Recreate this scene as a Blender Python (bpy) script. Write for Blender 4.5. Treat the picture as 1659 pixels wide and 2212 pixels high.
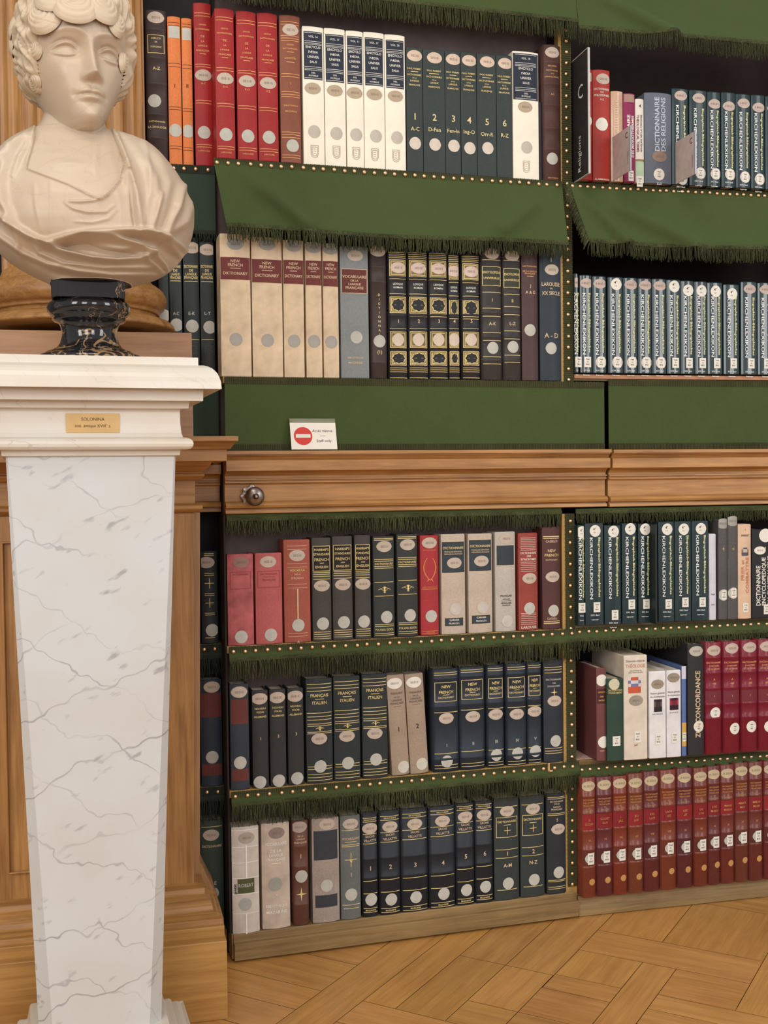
import bpy, math, random
import numpy as np
from mathutils import Vector, Matrix
random.seed(7); rng = np.random.default_rng(7)
for o in list(bpy.data.objects): bpy.data.objects.remove(o)
SC = bpy.context.scene; COL = SC.collection

# ------------------------------------------------------------------ camera, light, exposure
F = 2500.0; D = 2.634; ZC = 1.075
yaw, pitch, roll = np.radians([13.436, -1.546, -.696])
fw = np.array([math.sin(yaw)*math.cos(pitch), math.cos(yaw)*math.cos(pitch), math.sin(pitch)])
rt = np.array([math.cos(yaw), -math.sin(yaw), 0.0]); up = np.cross(rt, fw)
rt, up = math.cos(roll)*rt + math.sin(roll)*up, -math.sin(roll)*rt + math.cos(roll)*up
CAM = np.array([0, -D, ZC])
cd = bpy.data.cameras.new('camera'); cam = bpy.data.objects.new('camera', cd); COL.objects.link(cam)
cd.sensor_fit = 'HORIZONTAL'; cd.sensor_width = 36.0; cd.lens = 36.0*F/1659.0; cd.clip_start = .05
M = Matrix.Identity(4)
for i in range(3):
    M[i][0] = rt[i]; M[i][1] = up[i]; M[i][2] = -fw[i]; M[i][3] = CAM[i]
cam.matrix_world = M; SC.camera = cam

W = bpy.data.worlds.new('room_light'); SC.world = W; W.use_nodes = True
bg = W.node_tree.nodes['Background']; bg.inputs[0].default_value = (1.0, .97, .93, 1); bg.inputs[1].default_value = .44
def area(name, loc, target, sx, sy, power, col):
    l = bpy.data.lights.new(name, 'AREA'); l.shape = 'RECTANGLE'; l.size = sx; l.size_y = sy; l.energy = power; l.color = col
    o = bpy.data.objects.new(name, l); COL.objects.link(o); o.location = loc
    o.rotation_euler = (Vector(target)-Vector(loc)).to_track_quat('-Z', 'Y').to_euler(); return o
area('window_light', (-3.0, -4.2, 2.6), (0.4, 0, .7), 1.1, 2.6, 80, (1.0, .97, .93))
area('window_light', (3.6, -3.4, 2.3), (0.3, 0, .9), 1.1, 2.6, 58, (.98, .98, 1.0))
area('window_light', (-1.0, -5.4, 2.4), (0.6, 0, .6), 1.1, 2.6, 60, (1.0, .97, .93))
area('window_light', (1.4, -5.8, 2.4), (0.9, 0, .6), 1.1, 2.6, 50, (.97, .98, 1.0))
area('ceiling_light', (-.3, -2.3, 4.0), (0.3, -.3, 1.0), 1.8, 1.2, 34, (1.0, .90, .76))
SC.view_settings.view_transform = 'Standard'; SC.view_settings.look = 'None'
SC.view_settings.exposure = -0.08; SC.view_settings.gamma = 1.0; SC.view_settings.use_curve_mapping = False

# ------------------------------------------------------------------ perspective helpers (pixel + plane -> point of the place)
def ray(x, y): return fw + rt*((x-829.5)/F) + up*((1106-y)/F)
def onY(x, y, Y=0.0):
    d = ray(x, y); return CAM + d*((Y+D)/d[1])
def proj(P):
    d = np.asarray(P) - CAM; z = d@fw; return 829.5 + F*(d@rt)/z, 1106 - F*(d@up)/z
class Plane:
    """vertical plane through (x0,y0), its x axis at angle th; off > 0 is towards the room"""
    def __init__(s, x0, y0, th):
        s.o = np.array([x0, y0, 0.0]); s.th = th
        s.d = np.array([math.cos(th), math.sin(th), 0]); s.n = np.array([math.sin(th), -math.cos(th), 0])
    def at(s, px, py, off=0.0):
        d = ray(px, py); P0 = s.o + s.n*off; P = CAM + d*(((P0-CAM)@s.n)/(d@s.n))
        return float((P-s.o)@s.d), float(P[2])
    def P(s, x, z, off=0.0): return s.o + s.d*x + s.n*off + np.array([0, 0, z])
WALL = Plane(0, 0, 0.0)
DOOR = Plane(1.1888, 0, math.radians(3.23))

# ------------------------------------------------------------------ materials
def lin(c):
    return tuple(((v/255)/12.92 if v/255 <= .04045 else ((v/255+.055)/1.055)**2.4) for v in c)
_mc = {}
def nmat(name):
    m = bpy.data.materials.new(name); m.use_nodes = True; nt = m.node_tree
    return m, nt, nt.nodes['Principled BSDF']
def N(nt, t, **kw):
    n = nt.nodes.new(t)
    for k, v in kw.items():
        if k in n.inputs: n.inputs[k].default_value = v
        else: setattr(n, k, v)
    return n
def mat(col, rough=.6, kind='plain', metal=0.0, coat=0.0, var=.10):
    key = (tuple(col), rough, kind, metal, coat, var)
    if key in _mc: return _mc[key]
    m, nt, b = nmat(kind); L = nt.links
    b.inputs['Roughness'].default_value = rough; b.inputs['Metallic'].default_value = metal
    b.inputs['Coat Weight'].default_value = coat; b.inputs['Coat Roughness'].default_value = .06
    b.inputs['Specular IOR Level'].default_value = .28 if kind in ('leather', 'cloth', 'paint', 'worn', 'parchment') else .4
    c = lin(col); tc = N(nt, 'ShaderNodeTexCoord')
    scale = {'leather': 120., 'cloth': 260., 'paper': 60., 'plain': 30., 'felt': 350., 'paint': 40.}.get(kind, 40.)
    n1 = N(nt, 'ShaderNodeTexNoise', Scale=scale, Detail=4.0); L.new(tc.outputs['Object'], n1.inputs['Vector'])
    n2 = N(nt, 'ShaderNodeTexNoise', Scale=14.0, Detail=3.0); L.new(tc.outputs['Object'], n2.inputs['Vector'])
    mx = N(nt, 'ShaderNodeMath', operation='ADD'); L.new(n1.outputs['Fac'], mx.inputs[0]); L.new(n2.outputs['Fac'], mx.inputs[1])
    rp = N(nt, 'ShaderNodeValToRGB'); L.new(mx.outputs[0], rp.inputs['Fac'])
    e = rp.color_ramp.elements; e[0].position = .6/1.0*.75; e[1].position = 1.0
    lo = [x*(1-var*1.4) for x in c]; hi = [min(1, x*(1+var)+.001) for x in c]
    mr = N(nt, 'ShaderNodeMapRange'); mr.inputs['From Min'].default_value = .7; mr.inputs['From Max'].default_value = 1.3
    L.new(mx.outputs[0], mr.inputs['Value']); L.new(mr.outputs[0], rp.inputs['Fac'])
    e[0].position = 0; e[0].color = (*lo, 1); e[1].color = (*hi, 1)
    L.new(rp.outputs[0], b.inputs['Base Color'])
    if kind in ('leather', 'cloth', 'felt'):
        bp = N(nt, 'ShaderNodeBump', Strength=.25 if kind != 'felt' else .5, Distance=.0006)
        L.new(n1.outputs['Fac'], bp.inputs['Height']); L.new(bp.outputs[0], b.inputs['Normal'])
    if kind == 'felt':
        b.inputs['Sheen Weight'].default_value = .25; b.inputs['Sheen Roughness'].default_value = .5
        b.inputs['Sheen Tint'].default_value = (*lin((120, 150, 80)), 1)
    _mc[key] = m; return m
def wood(c1, c2, axis='X', rough=.42, ang=0.0, name='oak', vcol=False, bump=.25):
    key = ('wood', tuple(c1), tuple(c2), axis, rough, ang, vcol)
    if key in _mc: return _mc[key]
    m, nt, b = nmat(name); L = nt.links
    tc = N(nt, 'ShaderNodeTexCoord'); mp0 = N(nt, 'ShaderNodeMapping'); mp0.inputs['Rotation'].default_value = (0, 0, -ang)
    mp = N(nt, 'ShaderNodeMapping'); s = {'X': (.055, 1, 1), 'Y': (1, .055, 1), 'Z': (1, 1, .055)}[axis]; mp.inputs['Scale'].default_value = s
    L.new(tc.outputs['Object'], mp0.inputs['Vector']); L.new(mp0.outputs[0], mp.inputs['Vector'])
    n1 = N(nt, 'ShaderNodeTexNoise', Scale=55.0, Detail=6.0, Roughness=.65, Distortion=.6); L.new(mp.outputs[0], n1.inputs['Vector'])
    n2 = N(nt, 'ShaderNodeTexNoise', Scale=240.0, Detail=3.0); L.new(mp.outputs[0], n2.inputs['Vector'])
    n3 = N(nt, 'ShaderNodeTexNoise', Scale=5.0, Detail=3.0); L.new(tc.outputs['Object'], n3.inputs['Vector'])
    a = N(nt, 'ShaderNodeMath', operation='MULTIPLY_ADD'); L.new(n2.outputs['Fac'], a.inputs[0]); a.inputs[1].default_value = .35; L.new(n1.outputs['Fac'], a.inputs[2])
    a2 = N(nt, 'ShaderNodeMath', operation='MULTIPLY_ADD'); L.new(n3.outputs['Fac'], a2.inputs[0]); a2.inputs[1].default_value = .5; L.new(a.outputs[0], a2.inputs[2])
    mr = N(nt, 'ShaderNodeMapRange'); mr.inputs['From Min'].default_value = .62; mr.inputs['From Max'].default_value = 1.2; L.new(a2.outputs[0], mr.inputs['Value'])
    rp = N(nt, 'ShaderNodeValToRGB'); L.new(mr.outputs[0], rp.inputs['Fac'])
    rp.color_ramp.elements[0].color = (*lin(c2), 1); rp.color_ramp.elements[1].color = (*lin(c1), 1)
    rp.color_ramp.elements[0].position = .05; rp.color_ramp.elements[1].position = .85
    out = rp.outputs[0]
    if vcol:
        at = N(nt, 'ShaderNodeAttribute'); at.attribute_name = 'tint'
        mm = N(nt, 'ShaderNodeMix'); mm.data_type = 'RGBA'; mm.blend_type = 'MULTIPLY'; mm.inputs[0].default_value = 1.0
        L.new(out, mm.inputs[6]); L.new(at.outputs['Color'], mm.inputs[7]); out = mm.outputs[2]
    L.new(out, b.inputs['Base Color']); b.inputs['Roughness'].default_value = rough
    bp = N(nt, 'ShaderNodeBump', Strength=bump, Distance=.0008); L.new(a.outputs[0], bp.inputs['Height']); L.new(bp.outputs[0], b.inputs['Normal'])
    _mc[key] = m; return m
def marble(name, base, vein, scale=3.0, width=.012, warm=None, rough=.3, patch=None, sss=0.0):
    m, nt, b = nmat(name); L = nt.links
    tc = N(nt, 'ShaderNodeTexCoord')
    def veins(sc, w, dist, det, off, strength):
        mp = N(nt, 'ShaderNodeMapping'); mp.inputs['Location'].default_value = off; mp.vector_type = 'TEXTURE'; mp.inputs['Rotation'].default_value = (0, .62 if off[0] else -.5, 0); mp.inputs['Scale'].default_value = (1.9, 1, .75); L.new(tc.outputs['Object'], mp.inputs['Vector'])
        n = N(nt, 'ShaderNodeTexNoise', Scale=sc, Detail=det, Distortion=dist, Roughness=.55); L.new(mp.outputs[0], n.inputs['Vector'])
        s = N(nt, 'ShaderNodeMath', operation='SUBTRACT'); L.new(n.outputs['Fac'], s.inputs[0]); s.inputs[1].default_value = .5
        ab = N(nt, 'ShaderNodeMath', operation='ABSOLUTE'); L.new(s.outputs[0], ab.inputs[0])
        mr = N(nt, 'ShaderNodeMapRange'); mr.interpolation_type = 'SMOOTHSTEP'
        mr.inputs['From Min'].default_value = 0; mr.inputs['From Max'].default_value = w; mr.inputs['To Min'].default_value = strength; mr.inputs['To Max'].default_value = 0
        L.new(ab.outputs[0], mr.inputs['Value'])
        n2 = N(nt, 'ShaderNodeTexNoise', Scale=sc*1.4, Detail=2.0); L.new(mp.outputs[0], n2.inputs['Vector'])
        m2 = N(nt, 'ShaderNodeMapRange'); m2.inputs['From Min'].default_value = .38; m2.inputs['From Max'].default_value = .60; L.new(n2.outputs['Fac'], m2.inputs['Value'])
        mu = N(nt, 'ShaderNodeMath', operation='MULTIPLY'); L.new(mr.outputs[0], mu.inputs[0]); L.new(m2.outputs[0], mu.inputs[1]); return mu.outputs[0]
    def bands(rot, sc, dist, w, seed, strength):
        mp = N(nt, 'ShaderNodeMapping'); mp.inputs['Rotation'].default_value = (0, rot, 0); mp.inputs['Location'].default_value = (seed, seed*.7, seed*1.3); L.new(tc.outputs['Object'], mp.inputs['Vector'])
        wv = N(nt, 'ShaderNodeTexWave', Scale=sc, Distortion=dist, Detail=4.0); wv.inputs['Detail Scale'].default_value = 1.3; wv.inputs['Detail Roughness'].default_value = .62; wv.bands_direction = 'Z'; L.new(mp.outputs[0], wv.inputs['Vector'])
        mr = N(nt, 'ShaderNodeMapRange'); mr.interpolation_type = 'SMOOTHSTEP'; mr.inputs['From Min'].default_value = 1-w; mr.inputs['To Max'].default_value = strength; L.new(wv.outputs['Fac'], mr.inputs['Value'])
        n2 = N(nt, 'ShaderNodeTexNoise', Scale=5.0, Detail=2.0); L.new(mp.outputs[0], n2.inputs['Vector'])
        m2 = N(nt, 'ShaderNodeMapRange'); m2.inputs['From Min'].default_value = .40; m2.inputs['From Max'].default_value = .60; L.new(n2.outputs['Fac'], m2.inputs['Value'])
        mu = N(nt, 'ShaderNodeMath', operation='MULTIPLY'); L.new(mr.outputs[0], mu.inputs[0]); L.new(m2.outputs[0], mu.inputs[1]); return mu.outputs[0]
    if patch:
        v1 = bands(.45, 2.6, 6.0, .0032, 1.3, .62); b2_ = bands(-.55, 3.4, 7.0, .0040, 4.1, .5)
        fl = N(nt, 'ShaderNodeMapping'); fl.vector_type = 'TEXTURE'; fl.inputs['Rotation'].default_value = (0, -.5, 0); fl.inputs['Scale'].default_value = (2.6, 1, 1); L.new(tc.outputs['Object'], fl.inputs['Vector'])
        sp = N(nt, 'ShaderNodeTexNoise', Scale=60.0, Detail=2.0); L.new(fl.outputs[0], sp.inputs['Vector'])
        sr = N(nt, 'ShaderNodeMapRange'); sr.inputs['From Min'].default_value = .64; sr.inputs['From Max'].default_value = .74; sr.inputs['To Max'].default_value = .55; L.new(sp.outputs['Fac'], sr.inputs['Value'])
        a_ = N(nt, 'ShaderNodeMath', operation='MAXIMUM'); L.new(b2_, a_.inputs[0]); L.new(sr.outputs[0], a_.inputs[1]); v2 = a_.outputs[0]
    else:
        v1 = veins(scale, width, .15, 3.0, (0, 0, 0), .7); v2 = veins(scale*1.9, width*1.3, .2, 4.0, (3.1, 1.7, .4), .5)
    mx = N(nt, 'ShaderNodeMath', operation='MAXIMUM'); L.new(v1, mx.inputs[0]); L.new(v2, mx.inputs[1])
    cl = N(nt, 'ShaderNodeTexNoise', Scale=6.0, Detail=5.0); L.new(tc.outputs['Object'], cl.inputs['Vector'])
    cr = N(nt, 'ShaderNodeValToRGB'); L.new(cl.outputs['Fac'], cr.inputs['Fac'])
    cr.color_ramp.elements[0].position = .35; cr.color_ramp.elements[1].position = .65
    w2 = warm or base
    cr.color_ramp.elements[0].color = (*lin(w2), 1); cr.color_ramp.elements[1].color = (*lin(base), 1)
    mix = N(nt, 'ShaderNodeMix'); mix.data_type = 'RGBA'; L.new(mx.outputs[0], mix.inputs[0]); L.new(cr.outputs[0], mix.inputs[6]); mix.inputs[7].default_value = (*lin(vein), 1)
    L.new(mix.outputs[2], b.inputs['Base Color']); b.inputs['Roughness'].default_value = rough
    if sss: b.inputs['Subsurface Weight'].default_value = sss; b.inputs['Subsurface Radius'].default_value = (.012, .008, .005); b.inputs['Subsurface Scale'].default_value = .5
    return m

OAK = dict(c1=(188, 138, 80), c2=(130, 87, 44)); 
OAK_X = wood(**OAK, axis='X'); OAK_Z = wood(**OAK, axis='Z')
OAK_PALE = wood((176, 132, 92), (140, 98, 66), axis='X', name='pale_oak')
OAK_DULL = wood((150, 122, 78), (104, 80, 46), axis='X', name='worn_oak', rough=.5)
FELT = mat((64, 78, 40), .95, 'felt', var=.06); FELT_SHADE = mat((46, 60, 48), .95, 'felt', var=.06)  # second felt is darkened: shade of the jamb put into its colour
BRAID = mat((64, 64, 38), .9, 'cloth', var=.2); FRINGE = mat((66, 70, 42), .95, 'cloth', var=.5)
BRAID_SHADE = mat((44, 50, 42), .9, 'cloth', var=.2); FRINGE_SHADE = mat((40, 46, 38), .95, 'cloth', var=.25)  # braid and fringe for the jamb, its shade painted into the colours
BRASS = mat((226, 190, 152), .38, 'brass', metal=1.0, var=.12)
GOLDEDGE = mat((172, 136, 78), .5, 'paint'); PINK = mat((206, 172, 158), .7, 'paper', var=.04)
DARK = mat((52, 44, 42), .85, 'paint'); BLACK = mat((18, 16, 16), .8, 'paint')
GILT = mat((226, 202, 136), .45, 'paint', var=.18); GILT2 = mat((222, 162, 104), .45, 'paint', var=.2)
WHT = mat((226, 222, 210), .6, 'paper', var=.05); OVAL = mat((190, 174, 158), .7, 'paper', var=.06)
DISC = mat((186, 184, 174), .7, 'paper', var=.09); INK = mat((120, 108, 100), .7, 'paint'); BLK = mat((40, 36, 36), .6, 'paint')
PAGES = mat((214, 200, 176), .8, 'paper', var=.1)

# ------------------------------------------------------------------ mesh builder
class MB:
    def __init__(s): s.v = []; s.f = []
    def add(s, v, f):
        n = len(s.v); s.v += [tuple(map(float, p)) for p in v]; s.f += [tuple(i+n for i in q) for q in f]; return s
    def box(s, x0, x1, y0, y1, z0, z1):
        return s.add([(x0,y0,z0),(x1,y0,z0),(x1,y1,z0),(x0,y1,z0),(x0,y0,z1),(x1,y0,z1),(x1,y1,z1),(x0,y1,z1)],
                     [(0,3,2,1),(4,5,6,7),(0,1,5,4),(1,2,6,5),(2,3,7,6),(3,0,4,7)])
    def grid(s, fn, nu, nv):
        v = [fn(i/nu, j/nv) for j in range(nv+1) for i in range(nu+1)]
        return s.add(v, [(j*(nu+1)+i, j*(nu+1)+i+1, (j+1)*(nu+1)+i+1, (j+1)*(nu+1)+i) for j in range(nv) for i in range(nu)])
    def rings(s, rings, closed=True, cap=True):
        n = len(rings[0]); v = [p for r in rings for p in r]; f = []
        m = n if closed else n-1
        for k in range(len(rings)-1):
            for i in range(m): f.append((k*n+i, k*n+(i+1) % n, (k+1)*n+(i+1) % n, (k+1)*n+i))
        if cap: f.append(tuple(range(n-1, -1, -1))); f.append(tuple((len(rings)-1)*n+i for i in range(n)))
        return s.add(v, f)
    def lathe(s, prof, cx=0, cy=0, n=48, sy=1.0):
        return s.rings([[(cx+r*math.cos(2*math.pi*i/n), cy+sy*r*math.sin(2*math.pi*i/n), z) for i in range(n)] for r, z in prof])
    def tube(s, pts, r, n=6):
        pts = [Vector(p) for p in pts]; R = []
        for k, p in enumerate(pts):
            t = (pts[min(k+1, len(pts)-1)]-pts[max(k-1, 0)]).normalized()
            a = t.orthogonal().normalized(); b = t.cross(a); rr = r[k] if isinstance(r, (list, tuple)) else r
            R.append([tuple(p+a*rr*math.cos(2*math.pi*i/n)+b*rr*math.sin(2*math.pi*i/n)) for i in range(n)])
        return s.rings(R)
    def mesh(s, name, m, smooth=False):
        me = bpy.data.meshes.new(name); me.from_pydata(s.v, [], s.f); me.materials.append(m)
        if smooth: me.polygons.foreach_set('use_smooth', [True]*len(me.polygons))
        me.update(); return me
    def build(s, name, m, parent=None, smooth=False, bevel=0, loc=None, auto=None):
        o = bpy.data.objects.new(name, s.mesh(name, m, smooth)); COL.objects.link(o)
        if parent is not None: o.parent = parent
        if loc is not None: o.location = loc
        if bevel:
            b = o.modifiers.new('edge', 'BEVEL'); b.width = bevel; b.segments = 2; b.limit_method = 'ANGLE'
        return o
def empty(name, loc, rz=0.0, label=None, cat=None, group=None, kind=None):
    o = bpy.data.objects.new(name, None); COL.objects.link(o); o.location = tuple(map(float, loc)); o.rotation_euler = (0, 0, rz)
    o.empty_display_size = .05; return tag(o, label, cat, group, kind)
def tag(o, label=None, cat=None, group=None, kind=None):
    for k, v in (('label', label), ('category', cat), ('group', group), ('kind', kind)):
        if v: o[k] = v
    return o
def inst(name, me, parent, loc):
    o = bpy.data.objects.new(name, me); COL.objects.link(o); o.parent = parent; o.location = loc; return o

# ------------------------------------------------------------------ lettering
_tx = {}
def text2d(s, bold=0.0):
    if (s, bold) in _tx: return _tx[(s, bold)]
    c = bpy.data.curves.new('lettering', 'FONT'); c.body = s; c.size = 1.0; c.resolution_u = 2; c.offset = bold
    o = bpy.data.objects.new('lettering', c); me = bpy.data.meshes.new_from_object(o)
    v = np.array([p.co[:2] for p in me.vertices]) if len(me.vertices) else np.zeros((1, 2)); f = [tuple(p.vertices) for p in me.polygons]
    v = v - (v.min(0)+v.max(0))/2; bpy.data.objects.remove(o); bpy.data.curves.remove(c); bpy.data.meshes.remove(me)
    _tx[(s, bold)] = (v, f); return v, f
def put_text(mb, s, cx, cz, h, maxw, surf, lay, rot=0, bold=.012, length=None):
    """h = height of capitals; rot: 0 upright, -1 reads downwards, 1 reads upwards"""
    v, f = text2d(s, bold); v = v.copy(); cap = text2d('E', bold)[0]; ch = np.ptp(cap[:, 1])
    v = v*(h/ch); w = np.ptp(v[:, 0])
    if length: v[:, 0] *= length/max(w, 1e-6)
    elif w > maxw: v[:, 0] *= maxw/w
    if rot == -1: v = np.stack([v[:, 1], -v[:, 0]], 1)
    if rot == 1: v = np.stack([-v[:, 1], v[:, 0]], 1)
    mb.add([(cx+a, surf(cx+a)-lay, cz+b) for a, b in v], f)
# ------------------------------------------------------------------ books
G1 = GILT; G2 = GILT2
CR = mat((222, 214, 196), .55, 'paint', var=.06)
def book(T, pl, off, zb, xl, xr, yt, label, col, els=(), group=None, kind='leather', bulge=None, depth=.055, bands=(), rough=.5, coat=0.0, lean=0, var=.10, real=False, name='book', gmat=None, zlift=0):
    X0, Y0, k = T
    zb = zb + zlift + .0006
    pxl, pxr, pyt = X0+xl/k, X0+xr/k, Y0+yt/k; pc = (pxl+pxr)/2
    # bottom pixel of the spine, then the mid height, so the sides are read there
    zt = pl.at(pc, pyt, -off)[1]; h = max(.05, zt-zb)
    Pm = pl.P(pl.at(pc, pyt+100, -off)[0], (zt+zb)/2, -off); pym = proj(Pm)[1]
    a, _ = pl.at(pxl, pym, -off); b, _ = pl.at(pxr, pym, -off)
    w = b-a-.0012; cx = (a+b)/2
    if bulge is None: bulge = min(.006, .12*w)
    surf = lambda x: -bulge*(1-min(1, (2*x/w)**2))
    root = empty(name, pl.P(cx, zb, -off), pl.th, label, 'book', group)
    if lean: root.rotation_euler = (0, lean, pl.th)
    zof = lambda y, x=None: pl.at(X0+x/k if x is not None else pc, Y0+y/k, -off)[1]-zb
    xof = lambda x, y: pl.at(X0+x/k, Y0+y/k, -off)[0]-cx
    sc = 1.05e-3/k if pl is not WALL else 1.11e-3/k
    # cover: a bent sheet, open at the back
    t = .0028; nA = 9
    xs = [-w/2+w*i/(nA-1) for i in range(nA)]
    outer = lambda e, sh=0: [(-w/2+sh, depth)]+[(x*(1-sh*2/w), surf(x)-(e if 0 < i < nA-1 else e*.3)+sh) for i, x in enumerate(xs)]+[(w/2-sh, depth)]
    ix = np.linspace(-w/2+t, w/2-t, nA)
    inner = [(-w/2+t, depth)]+[(x, max(t+surf(x)*.6, -bulge+t)) for x in ix]+[(w/2-t, depth)]
    lv = [(0, 0, .0012), (.0015, 0, 0)]
    for by in bands:
        z = zof(by)
        if .008 < z < h-.008: lv += [(z-.0035, 0, 0), (z-.0018, .0018, 0), (z+.0018, .0018, 0), (z+.0035, 0, 0)]
    lv += [(h-.0025, 0, 0), (h-.0008, 0, .0008), (h, 0, .002)]; lv = sorted(lv)
    R = []
    for z, e, sh in lv:
        o = outer(e, sh); R.append([(x, y, z) for x, y in o]+[(x, y, z) for x, y in reversed(inner)])
    m = MB(); n = len(R[0]); m.rings(R, cap=False); q = n//2
    for r, flip in ((0, True), (len(R)-1, False)):
        b0 = r*n
        for i in range(q-1):
            f = (b0+i, b0+i+1, b0+n-2-i, b0+n-1-i); m.f.append(tuple(reversed(f)) if flip else f)
    cm = mat(col, rough, kind, 0, coat, var)
    m.build('cover', cm, root, smooth=bool(bands))
    if real or True:
        MB().box(-w/2+t, w/2-t, t+.001, depth-.001, .003, h-.004).build('page_block', PAGES, root)
    parts = {}
    uid = [0]
    def P(nm, mt):
        if nm in ('title_panel', 'gilt_panel', 'lozenge', 'gilt_ornament', 'spine_title'): uid[0] += 1
        key = (nm, mt.name, uid[0] if nm in ('title_panel', 'gilt_panel', 'lozenge', 'gilt_ornament', 'gilt_frame', 'spine_title') else 0)
        if key not in parts: parts[key] = (MB(), mt)
        return parts[key][0]
    def strip(mb, x0, x1, z0, z1, lay):
        mb.grid(lambda u, v: (x0+(x1-x0)*u, surf(x0+(x1-x0)*u)-lay, z0+(z1-z0)*v), 6, 1)
    def ell(mb, x, z, rx, rz, lay, clip=True):
        x0, x1 = x-rx, x+rx
        if clip: x0, x1 = max(x0, -w/2+.0006), min(x1, w/2-.0006)
        n = 14
        def fn(u, v):
            xx = x0+(x1-x0)*u; hh = rz*math.sqrt(max(.02, 1-((xx-x)/rx)**2)); return (xx, surf(xx)-lay, z+hh*(2*v-1))
        mb.grid(fn, n, 1)
    g = gmat or G1
    for e in els:
        c = e[0]
        if c == 'O':
            x, z = xof(e[1], e[2]), zof(e[2], e[1]); mt = e[3] if len(e) > 3 else OVAL
            s = e[4] if len(e) > 4 else 1.0
            mb = MB(); ell(mb, x, z, .0185*s, .0128*s, .0007); lb = mb.build('shelfmark_label', mt, root)
            mb = MB(); put_text(mb, '00310' if len(e) < 6 else e[5], max(-w/2+.012, min(w/2-.012, x)) if w > .03 else 0, z, .0052*s, min(.026, w*.85), surf, .001, bold=0); mb.build('label_number', INK, lb)
        elif c == 'D':
            x, z = xof(e[1], e[2]), zof(e[2], e[1]); s = e[4] if len(e) > 4 else 1.0
            mb = MB(); ell(mb, x, z, .0143*s, .0143*s, .0007); mb.build('round_label', e[3] if len(e) > 3 and e[3] else DISC, root)
        elif c == 'L':   # line: y, colour, width fraction, thickness
            y = e[1]; mt = e[2] if len(e) > 2 and e[2] else g; wf = e[3] if len(e) > 3 else .9; th = e[4] if len(e) > 4 else .0013
            z = zof(y); strip(P('gilt_line', mt), -w/2*wf, w/2*wf, z-th/2, z+th/2, .0005)
        elif c == 'B':   # block: y0,y1,mat,wf
            z0, z1 = zof(e[2]), zof(e[1]); wf = e[4] if len(e) > 4 else 1.0; strip(P('title_panel', e[3]), -w/2*wf, w/2*wf, z0, z1, .0003)
        elif c == 'F':
            z0, z1 = zof(e[2]), zof(e[1]); mt = e[3] if len(e) > 3 and e[3] else g; wf = e[4] if len(e) > 4 else .86; t2 = .0012; m2 = P('gilt_frame', mt)
            X = w/2*wf; strip(m2, -X, X, z0, z0+t2, .0006); strip(m2, -X, X, z1-t2, z1, .0006); strip(m2, -X, -X+t2, z0, z1, .0006); strip(m2, X-t2, X, z0, z1, .0006)
        elif c == 'T':   # y, cap height, string, mat
            mt = e[4] if len(e) > 4 and e[4] else g; wf = e[5] if len(e) > 5 else .86
            put_text(P('lettering', mt), e[3], 0, zof(e[1]), e[2]*sc*.84, w*wf, surf, .0009)
        elif c == 'V':   # x,y0,y1,string,capheight,rot,mat
            z1, z0 = zof(e[2]), zof(e[3]); x = max(-w/2+.003, min(w/2-.003, xof(e[1], (e[2]+e[3])/2)))
            put_text(P('spine_title', e[7]), e[4], x, (z0+z1)/2, e[5]*sc, 9, surf, .0009, rot=e[6], length=z1-z0, bold=e[8] if len(e) > 8 else .02)
        elif c == 'S':   # white call-number label x,y,w,h
            x, z = xof(e[1], e[2]), zof(e[2], e[1]); ww, hh = e[3]*sc/2, e[4]*sc/2; mb = MB()
            x = max(-w/2+ww+.0005, min(w/2-ww-.0005, x)); strip(mb, x-ww, x+ww, z-hh, z+hh, .0009)
            lb = mb.build('call_number_label', WHT, root); mb = MB()
            for q, s in enumerate(('Publi', 'Cr', 'BNZ')): put_text(mb, s, x, z+hh*(.55-.5*q), hh*.26, ww*1.5, surf, .0012, bold=.01)
            mb.build('label_printing', BLK, lb)
        elif c == '+':
            z = zof(e[1]); s = e[2]*sc; m2 = P('gilt_ornament', g); strip(m2, -s*.45, s*.45, z-.0007, z+.0007, .0006); strip(m2, -.0007, .0007, z-s*.5, z+s*.5, .0006)
        elif c == '*':   # four pointed star / bow ornament
            z = zof(e[1]); s = e[2]*sc; m2 = P('gilt_ornament', g)
            pts = [(s*(.5 if i % 2 == 0 else .1)*math.cos(i*math.pi/4), s*(.62 if i % 2 == 0 else .1)*math.sin(i*math.pi/4)) for i in range(8)]
            m2.add([(0, surf(0)-.0008, z)]+[(a, surf(0)-.0008, z+b2) for a, b2 in pts], [(0, i+1, (i+1) % 8+1) for i in range(8)])
        elif c == 'W':   # flattened scroll ornament
            z = zof(e[1]); s = e[2]*sc; m2 = P('gilt_ornament', g)
            for sg in (-1, 1):
                for q in range(2):
                    r0 = s*(.5-.18*q); m2.grid(lambda u, v: (sg*r0*u, surf(r0*u)-.0006, z+(.22*s*(1-u)**1.0-.1*s*q)*(1 if q == 0 else -1)+(v-.5)*.0011), 6, 1)
            m2.grid(lambda u, v: ((u-.5)*s*.14, surf(0)-.0007, z+(v-.5)*s*.5), 1, 1)
        elif c == 'R':   # gilt panel with a dark lozenge: y0,y1, plain?
            z0, z1 = zof(e[2]), zof(e[1]); X = w/2*.9
            m2 = P('gilt_panel', mat((120, 104, 66), .5, 'paint', var=.35)); strip(m2, -X, X, z0, z1, .0004)
            m3 = P('gilt_frame', G1); t2 = .0013
            for ins in (0, .0035):
                a, b2, c0, c1 = -X+ins, X-ins, z0+ins, z1-ins
                strip(m3, a, b2, c0, c0+t2, .0006); strip(m3, a, b2, c1-t2, c1, .0006); strip(m3, a, a+t2, c0, c1, .0006); strip(m3, b2-t2, b2, c0, c1, .0006)
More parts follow.
